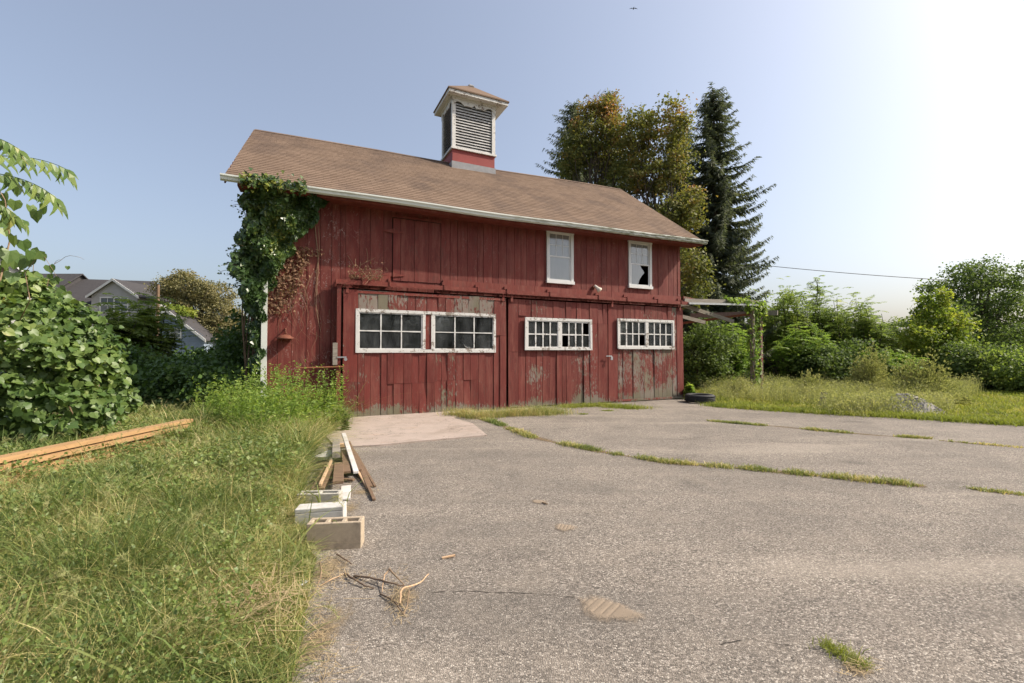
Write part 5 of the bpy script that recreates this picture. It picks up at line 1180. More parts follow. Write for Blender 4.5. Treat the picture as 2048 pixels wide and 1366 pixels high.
# dark weed patches by the lumber
P = np.concatenate([np.array([gnd(x, y) for x, y in zip(cx+rng.normal(size=k)*sx, cy+rng.normal(size=k)*sy)]) for cx, cy, sx, sy, k in ((470, 965, 65, 18, 120), (330, 1000, 70, 16, 40), (60, 1010, 60, 18, 50), (250, 910, 60, 8, 80))]); n = len(P); parts = []
for i in range(22):
    hh = rng.uniform(.12, .46, n); c = P*np.array([1, 1, 0])+np.stack([rng.normal(size=n)*.05, rng.normal(size=n)*.05, hh], 1); parts.append(leaves(T_LANCE_W if i % 2 else T_DIAMOND, c, rdir(n)*np.array([1, 1, .4]), np.array([0, 0, 1.])+rng.normal(size=(n, 3))*.4, rng.uniform(.022, .045, n)))
V, T, A = join(parts); tag(bulk('leafy_weeds', V, T, M['weed'], tone=A), 'darker leafy weed patches beside the lumber in the grass', 'weeds', kind='stuff')
# broad weeds mixed in
P = scatter(left_field, 70); ang = np.arctan2(P[:, 0], P[:, 1]); P = P[(ang > -.88) & (P[:, 1] > 3.0) & (clump(P, .9, 2.2) > .5)]
parts = []
k = 14; n = len(P)
for i in range(k):
    hh = rng.uniform(.08, .42, n); c = P+np.stack([rng.normal(size=n)*.06, rng.normal(size=n)*.06, hh], 1); parts.append(leaves(T_LANCE_W if i % 3 else T_DIAMOND, c, rdir(n)*np.array([1, 1, .35])+np.array([0, 0, .1]), np.array([0, 0, 1.])+rng.normal(size=(n, 3))*.35, rng.uniform(.014, .034, n)*(1+P[:, 1]*.12)))
V, T, A = join(parts); tag(bulk('field_weeds', V, T, M['weed'], tone=A), 'broad-leaved weeds growing through the tall grass', 'weeds', kind='stuff')
# foxtail seed heads
def foxtails(P, H, nb=70, ln=.09):
    parts = []; n = len(P); hd = rng.random(n)*6.28; D = np.stack([np.cos(hd), np.sin(hd), np.zeros(n)], 1)
    V1 = blades(P, H*1.0, np.full(n, .004), np.full(n, .55), hd, tone=rng.uniform(.3, .6, n)); parts.append(V1)
    tip = P+D*(H*.55)[:, None]+np.array([0, 0, 1.])*(H*(1-.42*.55))[:, None]
    for i in range(nb):
        t = rng.random(n); c = tip+D*(ln*t)[:, None]*(.8)+np.array([0, 0, 1.])*(ln*(.35*t-.9*t*t))[:, None]
        parts.append(leaves(T_SP, c, rdir(n)+D*.5+np.array([0, 0, .1]), rdir(n), .020+.008*rng.random(n), np.clip(.55+.35*rng.random(n), 0, 1)))
    return join(parts)
T_SP = (np.array([[-.05, 0, 0], [.05, 0, 0], [0, 1, 0]]), np.array([[0, 1, 2]]))
F = scatter(left_field, 16); F = F[(np.arctan2(F[:, 0], F[:, 1]) > -.86) & (F[:, 1] > 2.0)]
F2 = np.array([gnd(x, y)*np.array([1, 1, 0])+rng.normal(size=3)*np.array([.15, .15, 0]) for x in (330, 380, 430, 480, 520) for y in (850, 862, 876) for _ in range(2)])
F = np.concatenate([F, F2]); V, T, A = foxtails(F, rng.uniform(.4, .75, len(F)), 80, .10); tag(bulk('foxtail_grass', V, T, M['palebush'], tone=A), 'nodding bristly foxtail seed heads above the tall grass', 'grass', kind='stuff')
# coarse wide blades close to the camera
P = scatter([(-4.5, 1.5), (-1.1, 1.5), (-1.6, 4.5), (-5.5, 5.0)], 26); n = len(P); P = P[P[:, 0] < -1.3]; n = len(P)
V, T, A = blades(P, rng.uniform(.3, .55, n), rng.uniform(.010, .020, n), rng.uniform(.3, 1.1, n), tone=rng.uniform(.0, .5, n)); tag(bulk('coarse_grass', V, T, M['grass'], tone=A), 'wide arching grass blades in the near left corner', 'grass', kind='stuff')
# weeds at the barn foot, individually
def weed_plant(label, base, h, n, ls, mat, spread=.14, group=None, name='tall_weed', tpl=None):
    o = empty(name, base, 0, label, 'weed', group); m = MB(); parts = []
    for s in range(4):
        e = np.array([random.uniform(-1, 1)*spread, random.uniform(-1, 1)*spread, h*random.uniform(.7, 1)]); m.tube([(0, 0, 0), e*np.array([.4, .4, .5]), e], [.007, .005, .002], 5)
        k = n//4; t = rng.random(k)**.8; c = e*t[:, None]; parts.append(leaves(tpl or T_LANCE_W, c, rdir(k)*np.array([1, 1, .3])+np.array([0, 0, .25]), np.array([0, 0, 1.])+rng.normal(size=(k, 3))*.4, ls*(1.2-.6*t)*rng.uniform(.7, 1.3, k)))
    V, T, A = join(parts); bulk('foliage', V, T, mat, o, tone=A); m.build('stem', M['weed'], o); return o
WG = 'tall weeds along the foot of the barn'
for k, (px, py, h, lb) in enumerate([(660, 800, 1.05, 'tallest leafy weed in front of the left door post'), (606, 790, .95, 'leafy weed below the hooded lamp on the red wall'), (545, 800, .9, 'bushy weed at the foot of the white downspout'), (575, 805, .7, 'short bushy weed between downspout and hooded lamp'), (630, 812, .65, 'short leafy weed left of the door post'), (520, 815, .8, 'bushy weed just left of the downspout'), (690, 822, .45, 'small weed at the left foot of the big door')]):
    p = gnd(px, 850+.4*(py-790)); p[2] = 0; weed_plant(lb, p, h, 260, .10, M['bushbright'] if k % 2 else M['weed'], .2, WG)
p = B(10.62, -.1, 0); weed_plant('leafy burdock-like weed between barn corner and old tyre', p, .55, 130, .2, M['bushbright'], .25, None, 'broadleaf_weed', T_DIAMOND)
# lawn at the right --------------------------------------------------------------
lawn = [gnd(1368, 799), gnd(1430, 814), gnd(1560, 823), gnd(1700, 831), gnd(1800, 836), gnd(1900, 843), gnd(2048, 852), (14.5, 8.6, 0), (30, 10, 0), (30, 22, 0), (6, 22, 0), B(10.7, .2, 0)]
P = scatter(lawn, 700); ang = np.arctan2(P[:, 0], P[:, 1]); d_ = np.hypot(P[:, 0], P[:, 1]); P = P[(ang < .87) & (rng.random(len(P)) < np.clip(13/d_, .2, 1)**1.5)]; n = len(P); cl = clump(P, .8, 5)
V, T, A = blades(P, (.05+.10*cl)*rng.uniform(.6, 1.5, n), rng.uniform(.012, .022, n), rng.uniform(.2, 1.2, n), tone=np.clip(rng.random(n)*.7+.3*(1-cl), 0, 1)); tag(bulk('lawn_grass', V, T, M['grasslow'], tone=A), 'short yellow-green grass on the verge and lawn right of the lot', 'grass', kind='stuff')
# ragged taller fringe along the asphalt edge
def along(pts, n, sd_=.12):
    pts = np.array([np.array(p)[:2] for p in pts]); seg = np.linalg.norm(np.diff(pts, axis=0), axis=1); cum = np.concatenate([[0], np.cumsum(seg)]); s = rng.random(n)*cum[-1]
    i = np.clip(np.searchsorted(cum, s)-1, 0, len(seg)-1); t = (s-cum[i])/seg[i]; q = pts[i]+(pts[i+1]-pts[i])*t[:, None]+rng.normal(size=(n, 2))*sd_; return np.concatenate([q, np.zeros((n, 1))], 1), s
P, s = along([np.array(p)+np.array([0, .2, 0]) for p in lawn[1:8]], 15000, .17); n = len(P); V, T, A = blades(P, (.08+.10*clump(P, 2, 3))*rng.uniform(.6, 1.4, n), rng.uniform(.008, .014, n), rng.uniform(.2, 1.3, n), tone=rng.random(n)*.6); tag(bulk('verge_grass', V, T, M['grasslow'], tone=A), 'bright ragged grass fringe along the far edge of the asphalt', 'grass', kind='stuff')
# grass in cracks: (polyline, blades, spread, height)
def crack(name, label, px, nbl, spread, h, dirtw=.05, gaps=0.0, tone0=0.0):
    pts = [gnd(*p) for p in px]; P, s = along(pts, nbl, spread)
    g = clump(np.stack([s*2.2, s*.7, s], 1), 1.0, 2); P = P[(g > gaps)]; g = g[g > gaps]; n = len(P); d = np.hypot(P[:, 0], P[:, 1])
    V, T, A = blades(P, h*(.35+g)*rng.uniform(.5, 1.4, n), rng.uniform(.005, .010, n)*np.maximum(1, d/6), rng.uniform(.2, 1.4, n), tone=np.clip(tone0+.12+rng.random(n)**1.2*.75, 0, 1)); tag(bulk(name, V, T, M['grass'], tone=A), label, 'grass', kind='stuff')
    # soil ribbon
    q = wob(pts, .12, .012); q = np.array(q); nn_ = len(q); tg = np.gradient(q, axis=0); nr = np.stack([-tg[:, 1], tg[:, 0]], 1); nr /= np.maximum(np.linalg.norm(nr, axis=1, keepdims=True), 1e-6); ww = dirtw*(1+.6*np.sin(np.arange(nn_)*.7))
    V = []; E = []
    for i in range(nn_):
        for k, e in ((-1, 0), (0, 1), (1, 0)): V.append((*(q[i]+nr[i]*k*ww[i]*2), .0085)); E.append(e)
    T = []
    for i in range(nn_-1):
        for k in range(2): a = i*3+k; T += [(a, a+1, a+4), (a, a+4, a+3)]
    tag(bulk('soil_strip', V, T, M['dirt'], edge=E), kind='structure')
crack('crack_grass', 'grass band curving from the barn door across the lot along the nearer crack', [(965, 838), (1000, 850), (1030, 862), (1060, 874), (1130, 890), (1230, 909), (1330, 925), (1420, 933), (1500, 939), (1570, 946), (1640, 953), (1690, 958), (1760, 965), (1850, 973)], 9500, .048, .085, .075, .30, .18)
crack('crack_grass', 'short grass tuft line at the right edge on the nearer crack', [(1940, 978), (1985, 984), (2048, 990)], 420, .035, .05, .04, .3, .2)
crack('crack_grass', 'thin grass line along the farther crack of the lot', [(1415, 842), (1480, 848), (1560, 854), (1640, 862), (1700, 867), (1760, 872), (1860, 878)], 3600, .04, .065, .05, .36, .25)
crack('crack_grass', 'sparse dry grass at the right end of the farther crack', [(1880, 882), (1960, 889), (2048, 896)], 260, .04, .05, .04, .35, .3)
def tufts(name, label, pxs, nbl, spread, h, mat='grasslow', w=(.006, .011), tone0=0.0):
    P = []
    for (x, y, s) in pxs: c = gnd(x, y); q = rng.normal(size=(int(nbl*s), 3))*np.array([spread*s, spread*s*.6, 0])+c; q[:, 2] = 0; P.append(q)
    P = np.concatenate(P); n = len(P); V, T, A = blades(P, h*rng.uniform(.4, 1.3, n), rng.uniform(*w, n), rng.uniform(.3, 1.3, n), tone=np.clip(tone0+rng.random(n)*.7, 0, 1)); return tag(bulk(name, V, T, M[mat], tone=A), label, 'grass', kind='stuff')
tufts('door_grass', 'fluffy grass clump at the gap between the big left door and the middle door', [(925, 832, 1.2), (960, 836, 1.1), (990, 834, .8)], 900, .17, .24, 'grass', (.004, .008), .3)
tufts('door_grass', 'pale fluffy grass clump at the foot of the middle door', [(1055, 830, 1.3), (1090, 828, 1.5), (1020, 832, .7)], 900, .2, .26, 'grass', (.004, .008), .35)
tufts('door_grass', 'low green grass strip at the foot of the middle and right doors', [(1140, 815, 1.0), (1170, 813, .9), (1205, 812, 1.1), (1235, 815, 1.3), (1265, 817, 1.2)], 600, .2, .13)
tufts('door_grass', 'small flat tufts on the asphalt before the middle door', [(1165, 829, .5), (1215, 822, .7)], 300, .13, .05)
tufts('asphalt_tuft', 'green grass tuft growing in the asphalt at the lower right', [(1655, 1296, .8), (1680, 1308, 1.0), (1705, 1322, 1.0), (1725, 1335, .7)], 150, .035, .05, 'grasslow', (.0025, .0045))
# tall pale weeds on the verge
tp = scatter([gnd(1420, 800), gnd(1560, 808), gnd(1700, 812), gnd(1860, 812), gnd(1920, 806), (18, 17.5, 0), (15, 19, 0), (9.0, 19, 0), (6.6, 16, 0)], 26); parts = []; n = len(tp)
for i in range(44):
    hh = rng.random(n); H_ = .25+.55*clump(tp, .7, 1)*rng.uniform(.6, 1.2, n); c = tp+np.stack([rng.normal(size=n)*.13*hh, rng.normal(size=n)*.13*hh, H_*hh], 1); parts.append(leaves(T_LANCE_W, c, rdir(n)*np.array([1, 1, .4])+np.array([0, 0, .5]), rdir(n), rng.uniform(.03, .065, n)))
parts.append(blades(np.repeat(tp, 9, 0)+rng.normal(size=(n*9, 3))*np.array([.12, .12, 0]), rng.uniform(.2, .65, n*9)*np.repeat(.5+clump(tp, .7, 1), 9), np.full(n*9, .007), rng.uniform(.05, .7, n*9)))
V, T, A = join(parts); tag(bulk('verge_weeds', V, T, M['palebush'], tone=A), 'knee-high pale weeds on the verge before the hedgerow', 'weeds', kind='stuff')
def wispy(label, base, h, r, n=2400):
    o = empty('wispy_bush', base, 0, label, 'bush', 'pale wispy bushes on the verge'); d = rdir(n); d[:, 2] = np.abs(d[:, 2])+.25; d = unit(d); t = rng.uniform(.35, 1, n); P = d*np.array([r, r, h])*(t*(1+.22*np.sin(d[:, 0]*7+h*5)*np.sin(d[:, 1]*6+d[:, 2]*9)+.12*rng.normal(size=n)))[:, None]; P[:, 2] = np.maximum(P[:, 2], .03)
    parts = [leaves(T_LANCE, P, d+rng.normal(size=(n, 3))*.35+np.array([0, 0, .3]), rdir(n), rng.uniform(.05, .10, n)) for _ in range(4)]; q = 160; parts.append(leaves(T_LANCE, np.zeros((q, 3)), d[:q]*np.array([r, r, h]), rdir(q), np.linalg.norm(d[:q]*np.array([r, r, h]), axis=1)*.0+.05))
    V, T, A = join(parts); bulk('foliage', V, T, M['palebush'], o, tone=A); m = MB()
    for k in range(34): e = d[k]*np.array([r, r, h]); m.tube([(0, 0, 0), e*.5+np.array([0, 0, .05]), e], [.006, .004, .002], 4)
    m.build('stem', M['twig'], o); return o
wispy('large round wispy bush behind the grey rubble mound', at(1845, 14.2), hz_(716, 14.2), .80)
wispy('tall narrow wispy bush left of the rubble mound', at(1740, 16.0), hz_(705, 16), .62)
wispy('small wispy bush behind the leaning stub post', at(1620, 15.5), hz_(748, 15.5), .5, 900)
wispy('small wispy bush at the foot of the lean-to posts', at(1478, 15.6), hz_(762, 15.6), .42, 700)
wispy('low wispy bush right of the rubble mound', at(1895, 13.3), hz_(790, 13.3), .55, 900)

# ================================================================== RUBBLE, STUB POST, TYRE
c = gnd(1795, 822); c[2] = 0; nx = 44; xs = np.linspace(-1.15, 1.15, nx); ys = np.linspace(-.7, .75, 30); X, Y = np.meshgrid(xs, ys); rr = np.hypot(X/1.1, Y/.7)
Z = .55*np.clip(1-rr**1.7, 0, 1)*(1+.2*np.sin(X*5))+rng.normal(size=X.shape)*.028*(rr < 1)+.06*np.sin(X*9+Y*4)*np.sin(Y*11)*(rr < .9)-.02; V = np.stack([X, Y, Z], 2).reshape(-1, 3); i, j = np.meshgrid(np.arange(29), np.arange(nx-1), indexing='ij'); a = (i*nx+j).ravel(); T = np.concatenate([np.stack([a, a+1, a+nx+1], 1), np.stack([a, a+nx+1, a+nx], 1)])
o = bulk('rubble_mound', V, T, M['rubble'], smooth=False); o.location = tuple(c); o.scale = (1.05, .85, .72); tag(o, 'low heap of grey crushed stone and rubble on the verge', 'rubble heap')
c2 = c; n = 900; q = rng.uniform(-1, 1, (n, 2))*np.array([1.0, .6]); rr = np.hypot(q[:, 0]/1.1, q[:, 1]/.7); q = q[rr < 1]; rr = rr[rr < 1]; n = len(q); zz = .55*(1-rr**1.7)*(1+.2*np.sin(q[:, 0]*5)); P = np.stack([q[:, 0], q[:, 1], zz-.01], 1)
octv = np.array([[1, 0, 0], [-1, 0, 0], [0, 1, 0], [0, -1, 0], [0, 0, .7], [0, 0, -.7]])*.5; octf = np.array([[0, 2, 4], [2, 1, 4], [1, 3, 4], [3, 0, 4], [2, 0, 5], [1, 2, 5], [3, 1, 5], [0, 3, 5]])
V, T, A = leaves((octv, octf), P, rdir(n), rdir(n), rng.uniform(.03, .09, n)); tag(bulk('loose_stones', V, T, M['rubble'], o), kind='stuff')
p = gnd(1642, 812); m = MB().bar((0, 0, -.05), (.14, .05, .36), .13, .10); o = m.build('stub_post', M['greywood']); o.location = (p[0], p[1], 0); tag(o, 'short leaning grey stub post in the verge weeds', 'post')
P = np.array([gnd(x, y) for x, y in zip(1735+rng.normal(size=1100)*48, 822+rng.normal(size=1100)*5)]); P2 = np.array([gnd(x, y) for x, y in zip(1860+rng.normal(size=260)*25, 818+rng.normal(size=260)*4)]); P = np.concatenate([P, P2])*np.array([1, 1, 0]); n = len(P); parts = [blades(P, rng.uniform(.12, .5, n), rng.uniform(.008, .014, n), rng.uniform(.1, .9, n), tone=rng.uniform(0, .8, n))]
for i in range(9): parts.append(leaves(T_LANCE_W, P+np.stack([rng.normal(size=n)*.05, rng.normal(size=n)*.05, rng.uniform(.05, .42, n)], 1), rdir(n)+np.array([0, 0, .4]), rdir(n), rng.uniform(.03, .07, n)))
V, T, A = join(parts); tag(bulk('mound_weeds', V, T, M['palebush'], tone=A), 'weeds growing over the left and right foot of the rubble heap', 'weeds', kind='stuff')
# tyre
tc = gnd(1404, 806); ro, wd = .42, .24; prof = [(.245, .02), (.27, .0), (.34, -.012), (.395, .012), (.415, .035)]
o = empty('old_tyre', (tc[0], tc[1]+.15, .02), 0, 'worn black tyre lying flat at the right corner of the barn', 'tyre')
pr = [(.26, .03), (.285, .01), (.35, .0), (.40, .015), (.42, .04)]+[(.42, .055), (.41, .06), (.41, .068), (.425, .073), (.427, .095), (.415, .10), (.415, .108), (.428, .113), (.428, .14), (.415, .145), (.415, .153), (.425, .158), (.422, .19)]+[(.40, .215), (.36, .232), (.30, .228), (.27, .215), (.262, .20), (.27, .19), (.35, .205), (.39, .18), (.395, .12), (.39, .06), (.33, .03), (.26, .03)]
MB().lathe(pr, 48).build('carcass', M['rubber'], o, True)
m = MB()
for k in range(46):
    a = 2*math.pi*k/46; ca, sa = math.cos(a), math.sin(a)
    for z in (.045, .178): m.bar((.418*ca, .418*sa, z), (.434*ca, .434*sa, z), .03, .022)
m.build('tread_lugs', M['rubber'], o)

# ================================================================== LUMBER
A0, A1 = gnd(-160, 955, .44), gnd(376, 842, .44)
dirL = unit(A1-A0); sideL = np.array([-dirL[1], dirL[0], 0])
if sideL[0] < 0: sideL = -sideL
LG = 'fresh sawn planks stacked in the grass'
specs = [(0.0, .475, 'topmost plank of the fresh lumber stack'), (.035, .405, 'second plank from the top of the fresh lumber stack'), (-.01, .335, 'third plank down in the fresh lumber stack'), (.14, .29, 'plank lying at the near side of the fresh lumber stack, half in the grass'), (-.15, .43, 'plank at the far side of the fresh lumber stack')]
for k, (sx, z, lb) in enumerate(specs):
    a = A0+sideL*sx; b = A1+sideL*sx+dirL*(-.12*k if k < 4 else -.3); L_ = np.linalg.norm(b-a)
    m = MB(); tw = .006
    m.box(-.07, .07, 0, L_, -.025, .025); me_o = m.build('lumber_plank', M['lumber']); me_o.location = (a[0], a[1], z-.02-(a[2]-a[2])); ang_ = math.atan2(dirL[0], dirL[1])
    me_o.rotation_euler = (random.uniform(-.004, .004)-(.004*k), 0, -ang_+random.uniform(-.004, .004)); tag(me_o, lb, 'plank', LG)
for k in range(2):
    q = A0+(A1-A0)*(.35+.5*k); m = MB(); m.box(-.3, .3, -.045, .045, 0, .27); o = m.build('support_block', M['brownwood']); o.location = (q[0], q[1], 0); o.rotation_euler = (0, 0, -ang_); tag(o, ('brown timber bearer under the near part of the lumber stack', 'brown timber bearer under the far end of the lumber stack')[k], 'timber')

# ================================================================== BLOCKS AND SCRAP
def cmu(name, label, px, py, L, Wd, H, rz, mat, cores, zoff=0, closed_top=False, tilt=(0, 0), side=False):
    """hollow block: cores run vertically, or sideways when side=True"""
    p = gnd(px, py); m = MB(); t = .032
    def ringed(x0, x1, y0, y1, z0, z1, nc):
        # outer shell with open cores as separate walls butted end to end
        m.box(x0, x1, y0, y0+t, z0, z1); m.box(x0, x1, y1-t, y1, z0, z1); w_ = (x1-x0-t)/nc
        for i in range(nc+1): m.box(x0+i*w_, x0+i*w_+t, y0+t, y1-t, z0, z1)
        m.box(x0+t, x1-t, y0+t, y1-t, z0+.004, z0+.02)
    if closed_top: m.box(-L/2, L/2, -Wd/2, Wd/2, H-.035, H); ringed(-L/2, L/2, -Wd/2, Wd/2, 0, H-.035, 2)
    else: ringed(-L/2, L/2, -Wd/2, Wd/2, 0, H, cores)
    o = m.build(name, mat); o.location = (p[0], p[1], zoff); o.rotation_euler = (tilt[0], tilt[1], rz); bv = o.modifiers.new('bevel', 'BEVEL'); bv.width = .006; bv.segments = 2; bv.limit_method = 'ANGLE'
    tag(o, label, 'concrete block', 'concrete blocks along the edge of the asphalt'); return o
cmu('concrete_block', 'tan three-core concrete block nearest the camera', 672, 1093, .40, .135, .205, R(7), M['blocktan'], 3)
cmu('concrete_block', 'pale smooth-topped concrete block between the two cored blocks', 643, 1055, .39, .15, .19, R(9), M['blockwhite'], 2, closed_top=True, tilt=(0, R(-1)))
cmu('concrete_block', 'grey two-core concrete block farthest from the camera', 640, 1015, .39, .13, .15, R(5), M['blockgrey'], 2)
SG = 'scrap boards piled behind the concrete blocks'
def plank(label, a, b, w, t, mat, za=.03, zb=.03, name='scrap_board', ht=.035):
    A_ = gnd(*a); B_ = gnd(*b); A_[2] = za; B_[2] = zb
    # (pixels read at the ground; raise to the resting height)
    m = MB(); c = (A_+B_)/2; m.bar(A_-c, B_-c, w, t); o = m.build(name, mat); o.location = tuple(c); tag(o, label, 'board', SG)
    bv = o.modifiers.new('bevel', 'BEVEL'); bv.width = .003; bv.segments = 1
    return o
plank('wide brown plank right of centre, end on to the blocks', (676, 992), (678, 945), .11, .035, M['brownwood'], .14, .11)
plank('wide brown plank leaning left, half in the grass', (635, 995), (660, 948), .13, .035, M['brownwood'], .08, .10)
plank('narrow tan stick lying on the leftmost brown plank', (640, 995), (662, 944), .03, .03, M['palewood'], .13, .14)
plank('white painted plank at the back left of the scrap pile', (640, 935), (668, 922), .17, .04, M['whiteboard'], .12, .13)
plank('grey-white square beam pointing back toward the slab', (672, 938), (672, 905), .10, .08, M['greywood'], .18, .16)
plank('long white-edged board leaning across the pile', (712, 962), (687, 893), .06, .03, M['whiteboard'], .10, .20)
plank('brown board lying behind the white-edged board', (716, 952), (694, 900), .09, .04, M['brownwood'], .06, .12)
plank('long thin brown batten with the nearest end on the asphalt', (748, 1003), (712, 928), .035, .022, M['brownwood'], .02, .06)
plank('middle thin brown batten on the asphalt', (742, 978), (706, 905), .035, .02, M['brownwood'], .03, .05)
plank('outermost thin brown batten', (750, 976), (712, 912), .028, .02, M['brownwood'], .018, .04)
plank('curved pale batten nearest the pile', (736, 980), (712, 945), .03, .02, M['palewood'], .02, .05)
plank('brown horizontal board under the pile', (600, 946), (655, 942), .11, .05, M['brownwood'], .06, .08)
plank('short tan block at the back end of the pile', (667, 898), (697, 896), .09, .05, M['palewood'], .05, .05)
plank('dark cross batten under the leaning boards', (682, 963), (708, 965), .05, .02, M['brownwood'], .03, .03)
plank('small white painted offcut beside the grey block', (690, 1005), (692, 978), .10, .02, M['whiteboard'], .03, .03)
plank('dark brown board in the middle of the pile', (694, 962), (688, 915), .08, .03, M['brownwood'], .10, .10)
# twigs and litter on the asphalt
def smooth_path(Q, k=4):
    Q = [np.array(q) for q in Q]; E = [2*Q[0]-Q[1]]+Q+[2*Q[-1]-Q[-2]]; out = []
    for i in range(1, len(E)-2):
        p0, p1, p2, p3 = E[i-1:i+3]
        for j in range(k):
            t = j/k; out.append(.5*(2*p1+(p2-p0)*t+(2*p0-5*p1+4*p2-p3)*t*t+(3*p1-p0-3*p2+p3)*t**3)+rng.normal(size=3)*.0015)
    return out+[Q[-1]]
def stick(label, pts, r, mat, name='dry_stick', z=.012):
    Q = smooth_path([gnd(x, y, z+h) for x, y, h in pts]); m = MB(); m.tube(Q, [r*(1-.5*i/(len(Q)-1)) for i in range(len(Q))], 6); o = m.build(name, mat, origin=Q[0]); return tag(o, label, 'stick', 'dry sticks on the asphalt')
stick('dark stick leaning against the tan block', [(674, 1108, .02), (690, 1118, .015), (704, 1128, .0)], .006, M['twigdark'])
stick('dark crooked stick below the blocks', [(690, 1146, .0), (705, 1157, .015), (725, 1168, .01), (748, 1177, .0)], .007, M['twigdark'])
stick('brown stick running into the twig tangle', [(708, 1151, .0), (750, 1158, .02), (790, 1168, .03), (808, 1172, .02)], .007, M['twigdark'])
stick('long pale root curving up to the right of the tangle', [(800, 1208, .0), (803, 1180, .05), (820, 1172, .05), (840, 1165, .03), (857, 1148, .01)], .007, M['palewood'])
stick('thin pale stick forming the left side of the tangle', [(778, 1138, .06), (768, 1155, .03), (764, 1185, .0)], .005, M['palewood'])
stick('brown stick forming the right side of the tangle', [(778, 1138, .06), (795, 1155, .04), (808, 1170, .02)], .006, M['twig'])
stick('dark looping stick at the bottom of the tangle', [(760, 1188, .0), (785, 1200, .01), (800, 1218, .01), (810, 1232, .0)], .005, M['twigdark'])
stick('short upright stick at the right of the tangle', [(818, 1180, .04), (815, 1205, .02), (808, 1228, 0)], .005, M['twig'])
stick('pale twig in the dirt near the grass edge', [(640, 1172, .0), (665, 1158, .02), (690, 1146, 0)], .004, M['palewood'])
stick('bent brown twig at the grass edge below the blocks', [(640, 1125, .03), (642, 1145, .05), (636, 1170, .02), (626, 1190, 0)], .006, M['twig'])
p = gnd(897, 1114, .012); m = MB().bar((-.045, -.015, 0), (.045, .02, .004), .018, .010); o = m.build('wood_sliver', M['palewood']); o.location = tuple(p); tag(o, 'pale orange wood sliver lying alone on the asphalt', 'wood sliver')
p = gnd(1090, 1007, .012); m = MB().bar((-.02, .03, 0), (.02, -.03, .004), .012, .008); o = m.build('wood_sliver', M['brownwood']); o.location = tuple(p); tag(o, 'tiny brown wood chip beyond the small sand patch', 'wood sliver')
p = gnd(608, 1169, .03); m = MB().poly([(-.03, -.02, 0), (.0, -.03, .01), (.035, .01, .02), (.02, .035, .008), (-.02, .02, .015)], [(0, 1, 2, 3, 4)]); o = m.build('white_scrap', M['whitenew']); o.location = tuple(p); tag(o, 'small white scrap of litter at the grass edge', 'litter')
# loose straw
P = np.concatenate([np.array([gnd(x, y) for x, y in zip(cx+rng.normal(size=k)*sx, cy+rng.normal(size=k)*sy)]) for cx, cy, sx, sy, k in ((655, 1145, 22, 22, 260), (800, 1200, 15, 24, 210), (720, 1160, 40, 10, 70), (640, 1270, 16, 50, 260), (700, 1000, 14, 22, 160), (740, 975, 22, 12, 110), (650, 1350, 30, 30, 110), (690, 888, 26, 5, 220), (1720, 1345, 16, 9, 60))]); P[:, 2] = .012+rng.random(len(P))*.02; n = len(P)
V, T, A = leaves((np.array([[-.03, 0, 0], [.03, 0, 0], [.02, 1, .05], [-.02, 1, .05]]), np.array([[0, 1, 2], [0, 2, 3]])), P, rdir(n)*np.array([1, 1, .12]), np.tile([0, 0, 1.], (n, 1)), rng.uniform(.015, .07, n)*.9); tag(bulk('loose_straw', V, T, M['straw'], tone=A), 'loose dry straw scattered along the edge of the asphalt', 'straw', kind='stuff')
# dry thatch opening in the grass
P = np.array([gnd(x, y) for x, y in zip(500+rng.normal(size=330)*62, 1240+rng.normal(size=330)*26)]); P[:, 2] = .08+.10*rng.random(len(P)); n = len(P)
V, T, A = leaves((np.array([[-.012, 0, 0], [.012, 0, 0], [.008, 1, .05], [-.008, 1, .05]]), np.array([[0, 1, 2], [0, 2, 3]])), P, rdir(n)*np.array([1, 1, .2]), np.tile([0, 0, 1.], (n, 1)), rng.uniform(.07, .2, n)); tag(bulk('dead_grass', V, T, M['straw'], tone=A), 'flattened dead grass in an opening of the tall grass', 'grass', kind='stuff')

# sand patches with tyre prints
def sand(name, cx, cy, rx, ry, rot, grooves):
    c = gnd(cx, cy); n = 96; xs = np.linspace(-1, 1, n); X, Y = np.meshgrid(xs, xs); r = np.hypot(X, Y); wobr = 1+.12*np.sin(np.arctan2(Y, X)*3+1)+.07*np.sin(np.arctan2(Y, X)*7)
    e = np.clip(1-r/wobr*.98, 0, 1); Z = .006+.008*np.clip(e*2, 0, 1)
    for g0 in grooves:
        q = np.abs(X-g0-.12*Y)/.035; ins = (np.abs(Y-.1) < .5); Z -= np.where((q < 1) & ins, .006*(1-q), 0)
    xx = X*rx; yy = Y*ry; cr, sr = math.cos(rot), math.sin(rot); V = np.stack([c[0]+xx*cr-yy*sr, c[1]+xx*sr+yy*cr, Z], 2).reshape(-1, 3)
    i, j = np.meshgrid(np.arange(n-1), np.arange(n-1), indexing='ij'); a = (i*n+j).ravel(); T = np.concatenate([np.stack([a, a+1, a+n+1], 1), np.stack([a, a+n+1, a+n], 1)])
    tag(bulk(name, V, T, M['sand'], edge=np.clip(e*1.6, 0, 1).ravel(), smooth=True), kind='structure')
sand('sand_patch', 1215, 1222, .27, .17, R(-28), (-.55, -.38, -.2, -.02, .14))
sand('sand_patch', 1130, 1057, .15, .12, R(-10), (-.3, -.1, .1, .3))
sand('sand_patch', 1078, 1005, .12, .08, 0, ())
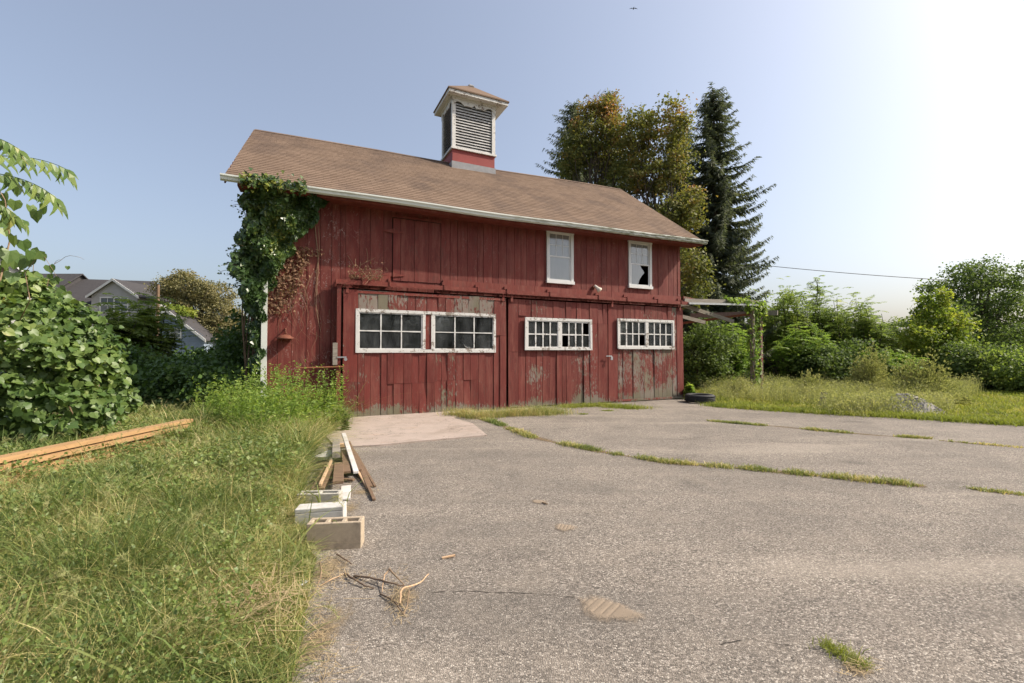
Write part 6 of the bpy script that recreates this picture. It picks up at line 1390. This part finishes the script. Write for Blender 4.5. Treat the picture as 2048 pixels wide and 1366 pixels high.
def patch(name, mat, cx, cy, rx, ry, rot=0):
    c = gnd(cx, cy); V = [(c[0], c[1], .0095)]; E = [1.0]; k = 28
    for rr_, e in ((.5, .6), (1.0, 0.0)):
        for i in range(k): a = 2*math.pi*i/k; q = rr_*random.uniform(.85, 1.15); x, y = rx*q*math.cos(a), ry*q*math.sin(a); V.append((c[0]+x*math.cos(rot)-y*math.sin(rot), c[1]+x*math.sin(rot)+y*math.cos(rot), .0095)); E.append(e)
    T = [(0, 1+i, 1+(i+1) % k) for i in range(k)]
    for i in range(k): a, b = 1+i, 1+(i+1) % k; T += [(a, a+k, b+k), (a, b+k, b)]
    tag(bulk(name, V, T, M[mat], edge=E), kind='structure')
for a in ((655, 1140, .22, .35, 0), (805, 1195, .16, .20, 0), (625, 1290, .16, .6, R(-10)), (725, 985, .22, .16, 0), (690, 1020, .2, .3, 0), (1715, 1342, .12, .08, 0)): patch('dirt_patch', 'thatch', *a)
patch('dirt_patch', 'dirt', 1300*1.37, 835, 1.3, .12, R(-18))
# fine cracks in the asphalt
def fine_crack(pts, w=.006):
    q = np.array(wob([gnd(*p) for p in pts], .035, .006)); tg = np.gradient(q, axis=0); nr = np.stack([-tg[:, 1], tg[:, 0]], 1); nr /= np.maximum(np.linalg.norm(nr, axis=1, keepdims=True), 1e-6); n = len(q); V = []; 
    for i in range(n): ww = w*random.uniform(.15, 1)*.5; V += [(*(q[i]-nr[i]*ww), .0075), (*(q[i]+nr[i]*ww), .0075)]
    T = [(2*i, 2*i+1, 2*i+3) for i in range(n-1)]+[(2*i, 2*i+3, 2*i+2) for i in range(n-1)]
    tag(bulk('asphalt_crack', V, T, M['crack']), kind='structure')
fine_crack([(860, 1186), (930, 1184), (1000, 1187), (1060, 1189), (1150, 1196)], .007)
fine_crack([(1440, 1290), (1500, 1280), (1560, 1290), (1640, 1302)], .005)
fine_crack([(900, 940), (960, 985), (1060, 990), (1180, 1010)], .005)
fine_crack([(1360, 880), (1450, 870), (1560, 885), (1700, 890)], .02)
